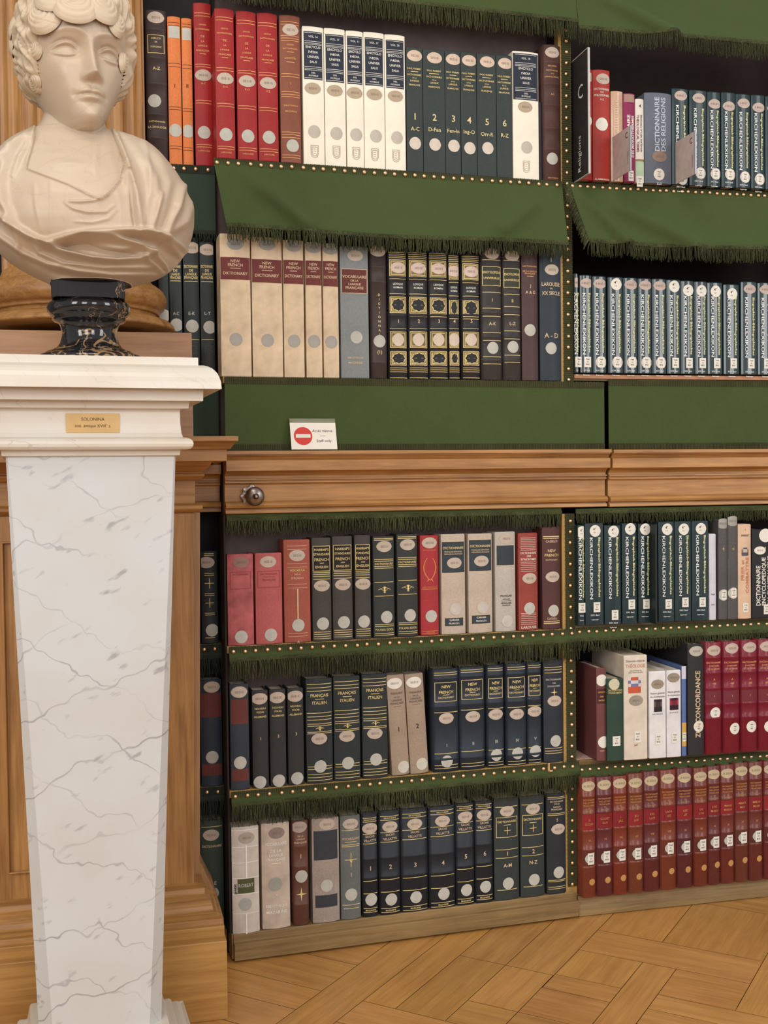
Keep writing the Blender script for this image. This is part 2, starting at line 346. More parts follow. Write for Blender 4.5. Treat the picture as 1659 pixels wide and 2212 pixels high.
            if not (len(e) > 3 and e[3]):
                n = 24; zc = (z0+z1)/2; rx, rz = X-.004, (z1-z0)/2-.0035; m4 = P('lozenge', mat((34, 34, 36), .5, 'paint'))
                for sc2, mm, ly in ((1.12, m3, .0007), (1.0, m4, .0009)):
                    pts = []
                    for i in range(n):
                        an = 2*math.pi*i/n; q = 1+.10*math.cos(8*an); q2 = .9 if sc2 == 1 else 1.0
                        xx = rx*sc2*q*math.cos(an)*.92; pts.append((xx, surf(xx)-ly, zc+rz*sc2*q*math.sin(an)*.86))
                    mm.add([(0, surf(0)-ly, zc)]+pts, [(0, i+1, (i+1) % n+1) for i in range(n)])
        elif c == 'E':   # publisher's shield, outlined: x,y,w,h
            x, z = xof(e[1], e[2]), zof(e[2], e[1]); W2, H2 = e[3]*sc/2, e[4]*sc/2; m2 = P('shield_emblem', mat((176, 164, 142), .7, 'paint'))
            for q in (1.0, .72):
                path = [(-W2*q, H2*q), (W2*q, H2*q), (W2*q, -H2*q*.4), (W2*q*.7, -H2*q*.85), (0, -H2*q), (-W2*q*.7, -H2*q*.85), (-W2*q, -H2*q*.4), (-W2*q, H2*q)]
                for (a0, b0), (a1, b1) in zip(path, path[1:]):
                    dx, dz = a1-a0, b1-b0; L_ = math.hypot(dx, dz); nx, nz = -dz/L_*.00055, dx/L_*.00055
                    m2.add([(x+a0+nx, surf(x)-.0006, z+b0+nz), (x+a0-nx, surf(x)-.0006, z+b0-nz), (x+a1-nx, surf(x)-.0006, z+b1-nz), (x+a1+nx, surf(x)-.0006, z+b1+nz)], [(0, 1, 2, 3)])
            for zz in (.4, .05, -.3): m2.grid(lambda u, v: (x-W2*.4+W2*.7*u, surf(x)-.0006, z+H2*zz+(v-.5)*.001), 1, 1)
        elif c == 'C':   # laurel wreath
            z0, z1 = zof(e[2]), zof(e[1]); m2 = P('gilt_wreath', mat((206, 130, 70), .45, 'paint'))
            for sg in (-1, 1):
                pts = [(sg*w*.34*math.sin(math.pi*(.12+.88*i/9))**.8, z1+(z0-z1)*i/9) for i in range(10)]
                for (a0, b0), (a1, b1) in zip(pts, pts[1:]):
                    m2.add([(a0-.0012, surf(a0)-.0007, b0), (a0+.0012, surf(a0)-.0007, b0), (a1+.0012, surf(a1)-.0007, b1), (a1-.0012, surf(a1)-.0007, b1)], [(0, 1, 2, 3)])
                m2.add([(0, surf(0)-.0007, z0+.003), (sg*w*.2, surf(0)-.0007, z0-.004), (sg*w*.12, surf(0)-.0007, z0+.003)], [(0, 1, 2)])
        elif c == 'I':   # small cover picture: x0,x1,y0,y1, cols
            z0, z1 = zof(e[4]), zof(e[3]); a, b2 = xof(e[1], e[3]), xof(e[2], e[3]); nx = ny = 5
            rr = random.Random(e[3]); mbs = [MB() for _ in e[5]]
            for i in range(nx):
                for j in range(ny):
                    strip(mbs[(j*len(e[5])//ny+(1 if 0 < i < 4 and j > 1 else 0)) % len(e[5])], a+(b2-a)*i/nx, a+(b2-a)*(i+1)/nx, z0+(z1-z0)*j/ny, z0+(z1-z0)*(j+1)/ny, .0006)
            for mb, cc in zip(mbs, e[5]):
                if mb.f: mb.build('cover_picture', mat(cc, .5, 'paint'), root)
    for (nm, *_), (mb, mt) in parts.items():
        if mb.f: mb.build(nm, mt, root)
    return root
# ------------------------------------------------------------------ floor: oak panels laid on the diagonal
def floor():
    a = math.radians(47.0); U = np.array([math.cos(a), math.sin(a)]); V = np.array([math.sin(a), -math.cos(a)])
    R = [(-1.6,1.9,.48,.58),(.104,1.9,.58,.657),(.104,.404,.657,.77),(.104,.208,.77,.882),(.208,.404,.77,.882),(.404,.98,.657,.77),(.404,.98,.77,.883),
      (.104,.208,.882,1.032),(.208,.337,.882,1.032),(.337,.411,.883,1.032),(.411,.56,.883,1.032),(.56,.69,.883,1.265),(.69,.98,.883,1.038),(.69,.98,1.038,1.265),
      (-.5,.56,1.032,1.107),(.104,.271,1.107,1.42),(.271,.345,1.107,1.42),(.345,.418,1.107,1.42),(.418,.56,1.107,1.265),(.418,1.5,1.265,1.345),
      (0,.104,.58,1.032),(-.104,0,.58,1.032),(-.21,-.104,.58,1.032),(-.32,-.21,.58,1.032),(-.5,-.32,.58,1.032),(.98,1.08,.657,1.265),(1.08,1.2,.657,1.265),(1.2,1.5,.657,.96),(1.2,1.5,.96,1.265)]
    for i, (u0, u1) in enumerate([(-.5,-.3),(-.3,-.1),(-.1,.006),(.006,.103),(.103,.25),(.25,.4),(.4,.55),(.55,.7),(.7,.85),(.85,1.0),(1.0,1.15),(1.15,1.3)]): R.append((u0, u1, .08, .48))
    rr = random.Random(3)
    def free(u, v): return not any(r[0]-.001 < u < r[1]+.001 and r[2]-.001 < v < r[3]+.001 for r in R[:base])
    base = len(R); cell = .11
    nu, nv = 50, 50
    for j in range(-22, 44):
        for i in range(-30, 34, 4):
            s = (j*2) % 4; u0 = (i+s)*cell; v0 = j*cell
            if not any(free(u0+cell*q, v0+cell*w) for q in (.05, .5, 1.2, 2, 2.8, 3.5, 3.95) for w in (.05, .5, .95)): continue
            R.append((u0, u0+4*cell, v0, v0+cell))
    mats = (wood((206, 154, 88), (172, 120, 64), axis='X', ang=a, rough=.34, name='oak_plank', vcol=True, bump=.12),
            wood((206, 154, 88), (172, 120, 64), axis='Y', ang=a, rough=.34, name='oak_plank', vcol=True, bump=.12))
    me = bpy.data.meshes.new('floor'); vs = []; fs = []; ms = []; cols = []
    for n, (u0, u1, v0, v1) in enumerate(R):
        g = .0007; z = 0 if n < base else -.0012-.0003*(n % 2)
        k = len(vs)
        for u, v in ((u0+g, v0+g), (u1-g, v0+g), (u1-g, v1-g), (u0+g, v1-g)):
            p = U*u+V*v; vs.append((p[0], p[1], z))
        fs.append((k+3, k+2, k+1, k)); ms.append(0 if (u1-u0) > (v1-v0) else 1)
        t = rr.uniform(.90, 1.07); cols.append((t, t*rr.uniform(.95, 1.0), t*rr.uniform(.86, 1.0), 1))
    k = len(vs); vs += [(-4, -7, -.004), (5, -7, -.004), (5, 1.2, -.004), (-4, 1.2, -.004)]; fs.append((k, k+1, k+2, k+3)); ms.append(2); cols.append((1, 1, 1, 1))
    me.from_pydata(vs, [], fs); me.materials.append(mats[0]); me.materials.append(mats[1]); me.materials.append(mat((84, 54, 28), .7, 'paint'))
    me.polygons.foreach_set('material_index', ms); ca = me.color_attributes.new('tint', 'FLOAT_COLOR', 'CORNER')
    i = 0
    for p in me.polygons:
        for _ in p.vertices: ca.data[i].color = cols[p.index]; i += 1
    o = bpy.data.objects.new('floor', me); COL.objects.link(o); tag(o, kind='structure')
floor()
w_ = MB().box(-3.2, 3.4, .50, .6, 0, 3.3).build('wall_back', mat((90, 84, 74), .8, 'paint')); tag(w_, kind='structure')

# ------------------------------------------------------------------ shelf levels (top of each shelf)
zl = lambda pl, *pts, off=0: float(np.mean([pl.at(x, y, off)[1] for x, y in pts]))
Z1 = zl(DOOR, (520, 343), (854, 369), (1134, 389)); Z2 = zl(DOOR, (512, 816), (857, 820), (1188, 821))
Z4 = zl(DOOR, (640, 1393), (830, 1378), (1140, 1359)); Z5 = zl(DOOR, (603, 1703), (860, 1676), (1155, 1648)); Z6 = zl(DOOR, (600, 2009), (842, 1978), (1150, 1932))
RO = .022
Y1 = zl(WALL, (1298, 399), (1420, 409), (1507, 416), off=-RO); Y2 = zl(WALL, (1265, 809), (1450, 810), (1600, 811), off=-.008)
Y4 = zl(WALL, (1283, 1347), (1440, 1338), (1560, 1334), off=-RO); Y5 = zl(WALL, (1330, 1626), (1421, 1617), (1502, 1611), off=-.045); Y6 = zl(WALL, (1304, 1918), (1443, 1901), (1560, 1888), off=-.03)
J1, J2 = Z1-.004, Z2-.002
J4, J5, J6 = zl(WALL, (457, 1391)), zl(WALL, (457, 1699)), .055
ZB, ZC2 = zl(DOOR, (500, 974), (860, 973), (1290, 972)), zl(DOOR, (500, 1112), (860, 1103), (1300, 1093))   # the oak moulding
print('levels', Z1, Z2, Z4, Z5, Z6, '|', Y1, Y2, Y4, Y5, Y6, '|', J4, J5, ZB, ZC2)

# oak moulding profile: (distance out, fraction down)
PROF = [(-.02, 0), (.034, 0), (.036, .004), (.036, .058), (.029, .062), (.029, .075), (.024, .10), (.020, .135), (.027, .147), (.029, .155), (.029, .315), (.027, .322), (.018, .326), (.009, .36), (.004, .40), (.004, .435),
        (.010, .44), (.011, .462), (.005, .468), (.005, .485), (.009, .49), (.009, .51), (.003, .52), (.000, .54), (.000, .80), (.005, .81), (.013, .83), (.017, .87), (.014, .905), (.004, .922), (.004, .938), (.009, .94), (.011, .99), (.009, 1), (-.02, 1)]
def moulding(x0, x1, z0, z1, prof, y0=0):
    m = MB(); m.rings([[(x, y0-o, z1-(z1-z0)*f) for o, f in prof] for x in (x0, x1)]); return m

# ------------------------------------------------------------------ fringed green valances
NAIL = MB()
NAIL.rings([[(.0052*math.cos(2*math.pi*i/10)*math.cos(e), -.0042*math.sin(e), .0052*math.sin(2*math.pi*i/10)*math.cos(e)) for i in range(10)] for e in (0, .35, .75, 1.15, 1.5)], cap=True)
NAILM = NAIL.mesh('nail', BRASS, True)
def fringe(mb, base, L, n, r, spread=.003):
    """base(u) -> (x,y,z) of the strand's root for u in 0..1"""
    for i in range(n):
        u = (i+r.random())/n; x, y, z = base(u); l = (L(u) if callable(L) else L)*r.uniform(.8, 1.08); c = r.gauss(0, spread); b = r.gauss(0, spread); yo = r.uniform(-.002, .004)
        rad = r.uniform(.0011, .0019); R = []
        for q in range(5):
            t = q/4; xx = x+c*t+b*math.sin(t*3.0)*.7; yy = y-yo*math.sin(t*2.2)-.002*t*r.random(); zz = z-l*t; rr_ = rad*(1-.55*t)
            R.append([(xx+rr_*math.cos(a), yy+rr_*math.sin(a), zz) for a in (0, 2.1, 4.2)])
        mb.rings(R)
def braid(m, x0, x1, z0, z1, y=0.0, pitch=.0048):
    n = max(4, int((x1-x0)/pitch))
    for i in range(n):
        a = x0+(x1-x0)*i/n; b = x0+(x1-x0)*(i+1)/n; c = (a+b)/2; w2 = (b-a)*.36
        m.rings([[(c-w2, y, z), (c-w2*.6, y-.0016, z), (c+w2*.6, y-.0016, z), (c+w2, y, z)] for z in (z0-.0006*(i % 2), z1+.0006*(i % 2))])
    m.box(x0, x1, y-.0004, y+.001, z0+.0004, z1-.0004)
def valance(pl, x0, x1, zt, zb, label, flare=.0, frl=.03, bh=.017, nails=0, group=None, dark=False, off=.002, folds=(), sag=0.0, slant=(0, 0), ribbon=False, side=False, seed=1, uneven=0, nail0=0):
    """a cloth strip tacked along a shelf edge: x0..x1 along the plane, from zt down to zb, then the fringe"""
    r = random.Random(seed); fm, bm, cm = (FRINGE_SHADE, BRAID_SHADE, FELT_SHADE) if dark else (FRINGE, BRAID, FELT)  # dark: cloth colours with the jamb's shade painted in
    root = empty('fringed_valance', pl.P(x0, zt, off), pl.th, label, 'valance', group); Wd = x1-x0; H = zt-zb
    def pos(u, v):
        x = Wd*u + (slant[0]*(1-u)+slant[1]*u)*v
        z = -H*v - sag*math.sin(math.pi*u)*v - uneven*math.sin(u*9+seed)*v
        y = -flare*v**1.3 - .0015
        for (u0, v0, u1, v1, amp, wd) in folds:
            dx, dv = (u1-u0)*Wd, (v1-v0)*H; L2 = dx*dx+dv*dv; t = max(0, min(1, ((u-u0)*Wd*dx+(v-v0)*H*dv)/L2))
            d = math.hypot((u-u0)*Wd-t*dx, (v-v0)*H-t*dv); y -= amp*2.4*math.exp(-(d/wd)**2)*(.25+.75*t)*min(1, v*2.2)**1.5
        return (x, y, z)
    m = MB(); m.grid(lambda u, v: pos(u, v), 60, 24)
    n = len(m.v); m.v += [(x, y+.0022, z) for x, y, z in m.v]; m.f += [tuple(i+n for i in reversed(q)) for q in m.f]
    m.build('cloth', cm, root, smooth=True)
    if bh:
        m = MB(); braid(m, 0, Wd, -bh, .001, y=-.0015); m.build('braid', bm, root)
    if ribbon:
        m = MB(); braid(m, 0.0, Wd, -H, -H+bh, y=-.002-flare, pitch=.004); m.build('braid', bm, root)
    if nails:
        for i in range(nails):
            inst('nail', NAILM, root, (Wd*(i+.35+nail0)/nails+r.uniform(-.002, .002), -.0034, -bh*.5+r.uniform(-.0008, .0008)))
    if frl:
        m = MB(); fringe(m, lambda u: pos(u, 1), frl, int(Wd/.0026), r); fringe(m, lambda u: tuple(np.array(pos(u, 1))+np.array([0, .003, .002])), frl*.95, int(Wd/.0040), r)
        m.build('fringe', fm, root)
        m = MB(); m.grid(lambda u, v: (pos(u, 1)[0], pos(u, 1)[1]-.0012-.0012*math.sin(v*3.1), pos(u, 1)[2]+.007-.009*v), 60, 3); m.build('fringe_heading', fm, root, smooth=True)
    if side and frl:
        m = MB()
        for i in range(int(H/.0024)):
            v = (i+r.random())/(H/.0024); x, y, z = pos(0, v); l = frl*.62*r.uniform(.8, 1.1)
            R = []
            for q in range(5):
                t = q/4; rr_ = .0015*(1-.5*t); R.append([(x-l*.65*t+rr_*math.cos(a), y-.004*math.sin(t*2.5)+rr_*math.sin(a)*.5, z-l*.75*t*t-l*.2*t+rr_*math.sin(a)) for a in (0, 2.1, 4.2)])
            m.rings(R)
        m.build('side_fringe', fm, root)
    return root
# ------------------------------------------------------------------ the bookcase that opens as a door (left)
dx = lambda px, py=1100, off=0: DOOR.at(px, py, off)[0]
wx = lambda px, py=1100, off=0: WALL.at(px, py, off)[0]
xL = dx(486); xS = dx(1212)
door = empty('bookcase_door', DOOR.P(0, 0), DOOR.th, 'oak bookcase door standing slightly ajar, with a round metal knob on its moulding', 'bookcase')
MB().box(xL, xS, .060, .078, .006, 2.35).build('back_panel', mat((84, 72, 70), .85, 'paint', var=.12), door)
m = MB()
for zt in (Z1, Z4, Z5): MB().box(xL, xS, .001, .060, zt-.016, zt).build('shelf', GOLDEDGE, door, bevel=.001)
MB().box(xL, xS, .001, .060, Z2-.014, Z2).build('shelf', GOLDEDGE, door, bevel=.001)
MB().box(xL-.004, xL, .0, .060, Z6, ZC2-.002).build('side_panel', mat((44, 34, 30), .8, 'paint'), door)
MB().box(xL, xS, .0005, .060, .006, Z6).build('shelf', OAK_DULL, door)
zp = DOOR.at(505, 2036)[1]
m = MB(); m.rings([[(x, y, z) for y, z in ((-.0015, .006), (-.014, .006), (-.014, zp-.001), (-.012, zp), (-.003, zp+.001), (-.0025, Z6-.002), (-.0015, Z6))] for x in (xL+.004, dx(1245, 1950))]); m.build('plinth', OAK_DULL, door, bevel=.0006)
moulding(xL, -.002, ZC2, ZB, PROF).build('moulding', OAK_X, door)
# knob with its scalloped rosette
kx, kz = dx(543, 1072), DOOR.at(543, 1072)[1]
KM = mat((150, 138, 130), .30, 'bronze', metal=1.0, var=.15)
n = 64; ros = MB(); R = []
for r_, y_ in ((.024, -.004), (.0235, -.008), (.018, -.0095), (.0, -.010)):
    R.append([((r_*(1+.10*math.cos(8*a)))*math.cos(a), y_, (r_*(1+.10*math.cos(8*a)))*math.sin(a)) for a in [2*math.pi*i/n for i in range(n)]])
ros.rings(R); 
kn = MB(); pr = [(.0, -.062), (.003, -.062), (.0045, -.059), (.0035, -.057), (.008, -.0545), (.014, -.053), (.0195, -.049), (.0215, -.044), (.0205, -.039), (.0145, -.0345), (.009, -.031), (.0075, -.024), (.009, -.014), (.012, -.009)]
kn.rings([[(r_*math.cos(2*math.pi*i/40), y_, r_*math.sin(2*math.pi*i/40)) for i in range(40)] for r_, y_ in reversed(pr)])
ko = kn.build('knob', KM, door, smooth=True, loc=(kx, 0, kz)); ros.build('rosette', KM, ko, smooth=False)

# ------------------------------------------------------------------ the fixed bookcase on the right
case = empty('bookcase', (0, 0, 0), 0, 'fixed oak bookcase right of the ajar bookcase door, with brass-nailed green edging', 'bookcase')
SX0, SX1, RX = wx(1213), wx(1240), 2.0
INT = mat((38, 28, 27), .85, 'paint')
MB().box(SX0, RX, .32, .34, 0, 2.35).build('back_panel', INT, case)
MB().box(RX+.001, RX+.02, -.002, .34, 0, 2.35).build('side_panel', OAK_Z, case)
MB().box(SX0+.007, SX0+.012, .0225, .319, .0, 2.35).build('side_panel', INT, case)
for zt, mt in ((Y1, INT), (Y2, INT), (Y4, INT), (Y5, PINK), (Y6, PINK)):
    MB().box(SX0+.013, RX, .003, .318, zt-.016, zt-.001).build('shelf', OAK_DULL, case)
    if mt is PINK: MB().box(SX1, RX, .001, .30, zt-.001, zt).build('shelf_lining', PINK, case)
MB().box(SX1+.002, RX, -.006, .02, Y2-.012, Y2-.002).build('shelf_edge', mat((176, 128, 96), .5, 'paint'), case, bevel=.001)
zq = WALL.at(1277, 1932)[1]
m = MB(); m.rings([[(x, y, z) for y, z in ((.06, .002), (-.012, .002), (-.010, zq-.03), (-.006, zq-.012), (-.004, zq), (.06, zq))] for x in (wx(1247, 1960), RX)]); m.build('plinth', OAK_DULL, case, bevel=.0006)
moulding(.0+DOOR.o[0]+.006, RX, ZC2-.001, ZB-.001, PROF).build('moulding', OAK_X, case)
segs = [(1, 826), (1110, 1915)]
_old = [(1, 396), (520, 826), (1110, 1362), (1410, 1640), (1655, 1915)]
for i, (ya, yb) in enumerate(segs):
    z1, z0 = WALL.at(1225, ya)[1], WALL.at(1225, yb)[1]
    if i == 0: z1 = 2.35
    MB().box(SX0, SX1, -.001, .022, z0-(.0 if i < 1 else .02), z1).build('stile', GOLDEDGE, case)
    m = MB(); a, b = wx(1220), wx(1239); nn = int((z1-z0)/.0052)
    for q in range(nn):
        zz = z0+(z1-z0)*q/nn; h = (z1-z0)/nn; m.rings([[(x, -.002, zz+h*.1), (x, -.0042, zz+h*.3), (x, -.0042, zz+h*.7), (x, -.002, zz+h*.9)] for x in (a-.001*(q % 2), b+.001*(q % 2))])
    m.box(a, b, -.0028, -.001, z0, z1); m.build('edging', BRAID, case)
    k = int((WALL.at(1225, max(ya, 60))[1]-z0)/.0262)
    for q in range(k+1): inst('nail', NAILM, case, ((a+b)/2+random.uniform(-.001, .001), -.004, z0+.006+.0262*q))

# ------------------------------------------------------------------ jamb strip left of the door, painted with more books
jx0, jx1 = -.30, wx(482, 1400)
jamb = empty('bookcase_jamb', (0, 0, 0), 0, 'narrow dark bookcase strip in shadow between the oak column and the ajar door', 'bookcase')
MB().box(jx0, jx1, .062, .08, 0, 2.35).build('back_panel', mat((40, 38, 40), .9, 'paint'), jamb)  # jamb panel and shelves coloured darker to carry the column's shade
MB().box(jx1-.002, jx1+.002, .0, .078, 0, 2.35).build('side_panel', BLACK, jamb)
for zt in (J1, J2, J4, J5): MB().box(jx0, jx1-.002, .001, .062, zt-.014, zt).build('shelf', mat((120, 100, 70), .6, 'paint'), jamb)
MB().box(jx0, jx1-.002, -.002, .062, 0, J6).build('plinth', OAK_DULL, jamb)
moulding(wx(300), jx1-.001, ZC2+.004, ZB-.01, PROF).build('moulding', OAK_X, jamb)

# ------------------------------------------------------------------ green valances
def vz(pl, x, y): return pl.at(x, y)[1]
EDGE = dict(bh=.019, frl=.046)
def low(pl, x0, x1, z, label, **k):
    kk = dict(EDGE); kk['off'] = .008 if pl is WALL and x1 > .5 else .002; kk.update(k); return valance(pl, x0, x1, z-.0015, z-.031, label, **kk)
valance(DOOR, xL-.012, dx(1241, 40, .01), 2.30, DOOR.at(1000, 22, .02)[1], 'green fringed valance hanging at the very top of the ajar bookcase door', flare=.02, frl=.045, off=.006, seed=2, group='green fringed valances')
valance(WALL, wx(1246), RX-.1, 2.30, WALL.at(1450, 80, .03)[1], 'green fringed valance at the very top of the right bookcase', flare=.03, frl=.040, off=.006, seed=3, folds=[(.02, .3, .30, 1, .014, .02)], side=False, group='green fringed valances')
valance(DOOR, xL-.014, xS+.008, Z1-.0015, DOOR.at(860, 509, .03)[1], 'deep green valance of the ajar door, with fringe over the cream dictionaries', flare=.032, frl=.034, nails=35, off=.002, seed=4, slant=(.022, .0), sag=.004,
        folds=[(.04, .02, .22, .9, .012, .020), (.97, .05, .80, .8, .010, .02)], uneven=.002, group='green fringed valances')
valance(WALL, wx(1232), RX-.1, Y1-.0035, WALL.at(1450, 535, .03)[1], 'deep green valance of the right bookcase, with fringe down its loose left edge', flare=.040, frl=.036, nails=42, off=.008, seed=5, slant=(.035, 0), uneven=.003,
        folds=[(.01, .02, .12, 1, .014, .013), (.03, .05, .35, .95, .014, .025)], side=True, group='green fringed valances')
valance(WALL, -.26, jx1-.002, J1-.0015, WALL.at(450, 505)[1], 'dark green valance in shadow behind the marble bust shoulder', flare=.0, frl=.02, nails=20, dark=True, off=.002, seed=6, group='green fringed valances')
valance(DOOR, xL+.003, -.004, Z2-.0015, ZB+.001, 'flat green cloth panel with ribbed ribbon borders behind the staff only sign', frl=0, bh=.014, ribbon=True, off=.002, seed=7, group='flat green cloth panels')
valance(WALL, DOOR.o[0]+.008, RX-.1, Y2-.0145, ZB+.001, 'flat green cloth panel with ribbed ribbon borders above the right moulding', frl=0, bh=.014, ribbon=True, off=.002, seed=8, group='flat green cloth panels')
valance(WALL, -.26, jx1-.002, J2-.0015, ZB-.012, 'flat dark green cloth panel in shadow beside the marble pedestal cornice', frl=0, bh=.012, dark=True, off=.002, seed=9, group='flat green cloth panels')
valance(DOOR, xL+.003, xS, ZC2-.001, ZC2-.014, 'short green fringe hanging right under the oak moulding of the ajar door', frl=.034, bh=0, off=.0, seed=10, group='green fringed valances')
valance(WALL, wx(1243), RX-.1, ZC2-.004, ZC2-.015, 'short dark green fringe hanging right under the oak moulding of the right bookcase', frl=.028, bh=0, off=.001, seed=11, group='green fringed valances')
low(DOOR, xL+.003, dx(1244), Z4, 'nailed green fringed edging under the harlequin row of red, grey and brown dictionaries', nails=33, seed=12, flare=.004, off=.006, group='green fringed valances')
low(DOOR, xL+.003, dx(1244), Z5, 'nailed green fringed edging under the black dictionaries and the two tan volumes', nails=33, seed=13, flare=.004, off=.006, group='green fringed valances')
low(WALL, wx(1243, 1400), RX-.1, Y4-.005, 'nailed green fringed edging of the right bookcase above the maroon and white books', nails=36, seed=14, flare=.006, frl=.030, group='green fringed valances')
low(WALL, wx(1245, 1650), RX-.1, Y5-.012, 'nailed green fringed edging of the right bookcase above the row of leather volumes', nails=36, seed=15, flare=.006, frl=.016, group='green fringed valances')
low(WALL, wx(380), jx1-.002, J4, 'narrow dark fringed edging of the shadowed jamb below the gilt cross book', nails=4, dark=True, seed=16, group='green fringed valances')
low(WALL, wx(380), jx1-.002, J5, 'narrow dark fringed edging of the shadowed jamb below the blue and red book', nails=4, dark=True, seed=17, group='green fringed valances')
# small brass hook on the lower shelf edge
hx_, hz_ = DOOR.at(1181, 1655)
hk = MB().box(-.003, .003, -.006, 0, -.012, .010); hk.box(-.003, .010, -.006, -.003, -.012, -.007); hk = hk.build('shelf_bracket', BRASS, None, bevel=.0008)
hk.location = tuple(DOOR.P(hx_, hz_, .007)); hk.rotation_euler = (0, 0, DOOR.th); tag(hk, 'tiny brass angle bracket on the green edging below the last black dictionary', 'bracket')

# ------------------------------------------------------------------ oak column on its panelled pedestal
ow = empty('oak_column', (0, 0, 0), 0, 'fluted oak half column on a panelled oak pedestal behind the marble bust', 'column')
cX = onY(162, 500, 0)[0]; s0 = (onY(262, 500, 0)[0]-onY(162, 500, 0)[0])/100
zc = lambda y: float(onY(162, y, 0)[2])
m = MB(); nf = 22; nn = nf*12; R = []
rs = 156*s0
def flute(a):
    t = (a*nf/(2*math.pi)) % 1.0; q = abs(t-.5)*2
    return 0 if q > .80 else -.011*math.sqrt(max(0, 1-(q/.80)**2))
for z in (zc(598), 2.4): R.append([(cX+(rs+flute(2*math.pi*i/nn))*math.cos(2*math.pi*i/nn), (rs+flute(2*math.pi*i/nn))*math.sin(2*math.pi*i/nn), z) for i in range(nn)])
m.rings(R); m.build('fluted_shaft', OAK_Z, ow)
lp = [(150, 592), (157, 597), (160, 606), (166, 613), (166, 619), (178, 622), (190, 631), (197, 645), (197, 657), (190, 669), (181, 675), (180, 681), (174, 682), (172, 688), (176, 692), (190, 692), (203, 697), (213, 706), (215, 713), (211, 718)]
sm = []
for (r0, y0), (r1, y1) in zip(lp, lp[1:]):
    for q in range(3): sm.append((r0+(r1-r0)*q/3, y0+(y1-y0)*q/3))
MB().lathe([(r_*s0, zc(y_)) for r_, y_ in reversed(sm)], cX, 0, 96).build('column_base', OAK_X, ow, smooth=True)
YP = -.235; xr = onY(416, 830, YP)[0]
capz = float(onY(430, 942, -.33)[2])
MB().box(cX-(xr-cX), xr, YP, .0, capz, float(onY(300, 717, YP)[2])).build('plinth_block', OAK_PALE, ow, bevel=.002)
def loft(rows, name, mt, left=-1.0, back=-.0, ref=430):
    m = MB(); R = []
    for py, px, Yf in rows:
        p = onY(px, py, Yf); R.append([(2*cX-p[0], back, p[2]), (2*cX-p[0], Yf, p[2]), (p[0], Yf, p[2]), (p[0], back, p[2])])
    m.rings(list(reversed(R))); return m.build(name, mt, ow, bevel=.0015)
loft([(942, 515, -.33), (953, 515, -.33), (955, 509, -.322), (962, 504, -.316), (967, 500, -.312), (970, 499, -.31), (970.5, 490, -.30), (996, 490, -.30)], 'cap', OAK_X)
loft([(996, 458, -.25), (1004, 455, -.245), (1011, 449, -.235), (1017, 441, -.222), (1018, 437, -.213), (1021, 436, -.212), (1024, 442, -.218), (1028, 442, -.218), (1032, 437, -.212), (1036, 434, -.208), (1037, 421, -.19), (1087, 421, -.19), (1088, 432, -.20), (1092, 438, -.207), (1099, 438, -.207), (1104, 433, -.2), (1107, 424, -.195)], 'neck_moulding', OAK_X)
loft([(1107, 419, -.19), (1908, 419, -.19)], 'die', OAK_Z)
pts = [(-60, 1107), (432, 1107), (432, 1862), (438, 1872), (447, 1892), (464, 1925), (474, 1955), (483, 1984), (484, 2010), (-60, 2010)]
m = MB(); P_ = [onY(x, y, -.12) for x, y in pts]; m.rings([[(p[0], Yq, p[2]) for p in P_] for Yq in (0.0, -.12)]); m.build('backing_board', wood((168, 128, 88), (130, 92, 58), axis='Z', name='oak_board'), ow)
loft([(1907, 419, -.19), (1912, 428, -.20), (1914, 434, -.207), (1918, 442, -.217), (1926, 443, -.22), (1930, 441, -.222), (1936, 447, -.23), (1944, 455, -.24), (1956, 459, -.25), (1965, 460, -.253), (1968, 462, -.256), (1974, 469, -.27), (1980, 474, -.28), (1984, 481, -.29), (1999, 483, -.292)], 'base_moulding', OAK_X)
loft([(1999.5, 485, -.305), (2032, 485, -.305)], 'base_block', wood((190, 144, 80), (152, 104, 50), axis='X', name='oak_base'))
m = MB(); p = onY(490, 2032, -.33); m.box(2*cX-p[0], p[0], -.33, 0, 0.0, p[2]); m.build('base_block', wood((190, 144, 80), (152, 104, 50), axis='X', name='oak_base'), ow, bevel=.002)
# raised frame of the pedestal panel
a = onY(3, 1170, -.19); b = onY(22, 1885, -.19); c = onY(301, 1170, -.19); wdt = b[0]-a[0]
m = MB()
m.box(a[0], a[0]+wdt, -.203, -.186, b[2], a[2]); m.box(c[0], c[0]+wdt, -.203, -.186, b[2], a[2]); m.box(a[0], c[0]+wdt, -.203, -.186, a[2]-wdt, a[2]); m.box(a[0], c[0]+wdt, -.203, -.186, b[2], b[2]+wdt)
m.build('panel_frame', OAK_Z, ow, bevel=.003)
def ords(n): return ['first', 'second', 'third', 'fourth', 'fifth', 'sixth', 'seventh', 'eighth', 'ninth', 'tenth', 'eleventh', 'twelfth', 'thirteenth', 'fourteenth', 'fifteenth'][n]
DB = .003   # door book spines sit this far behind the shelf edge
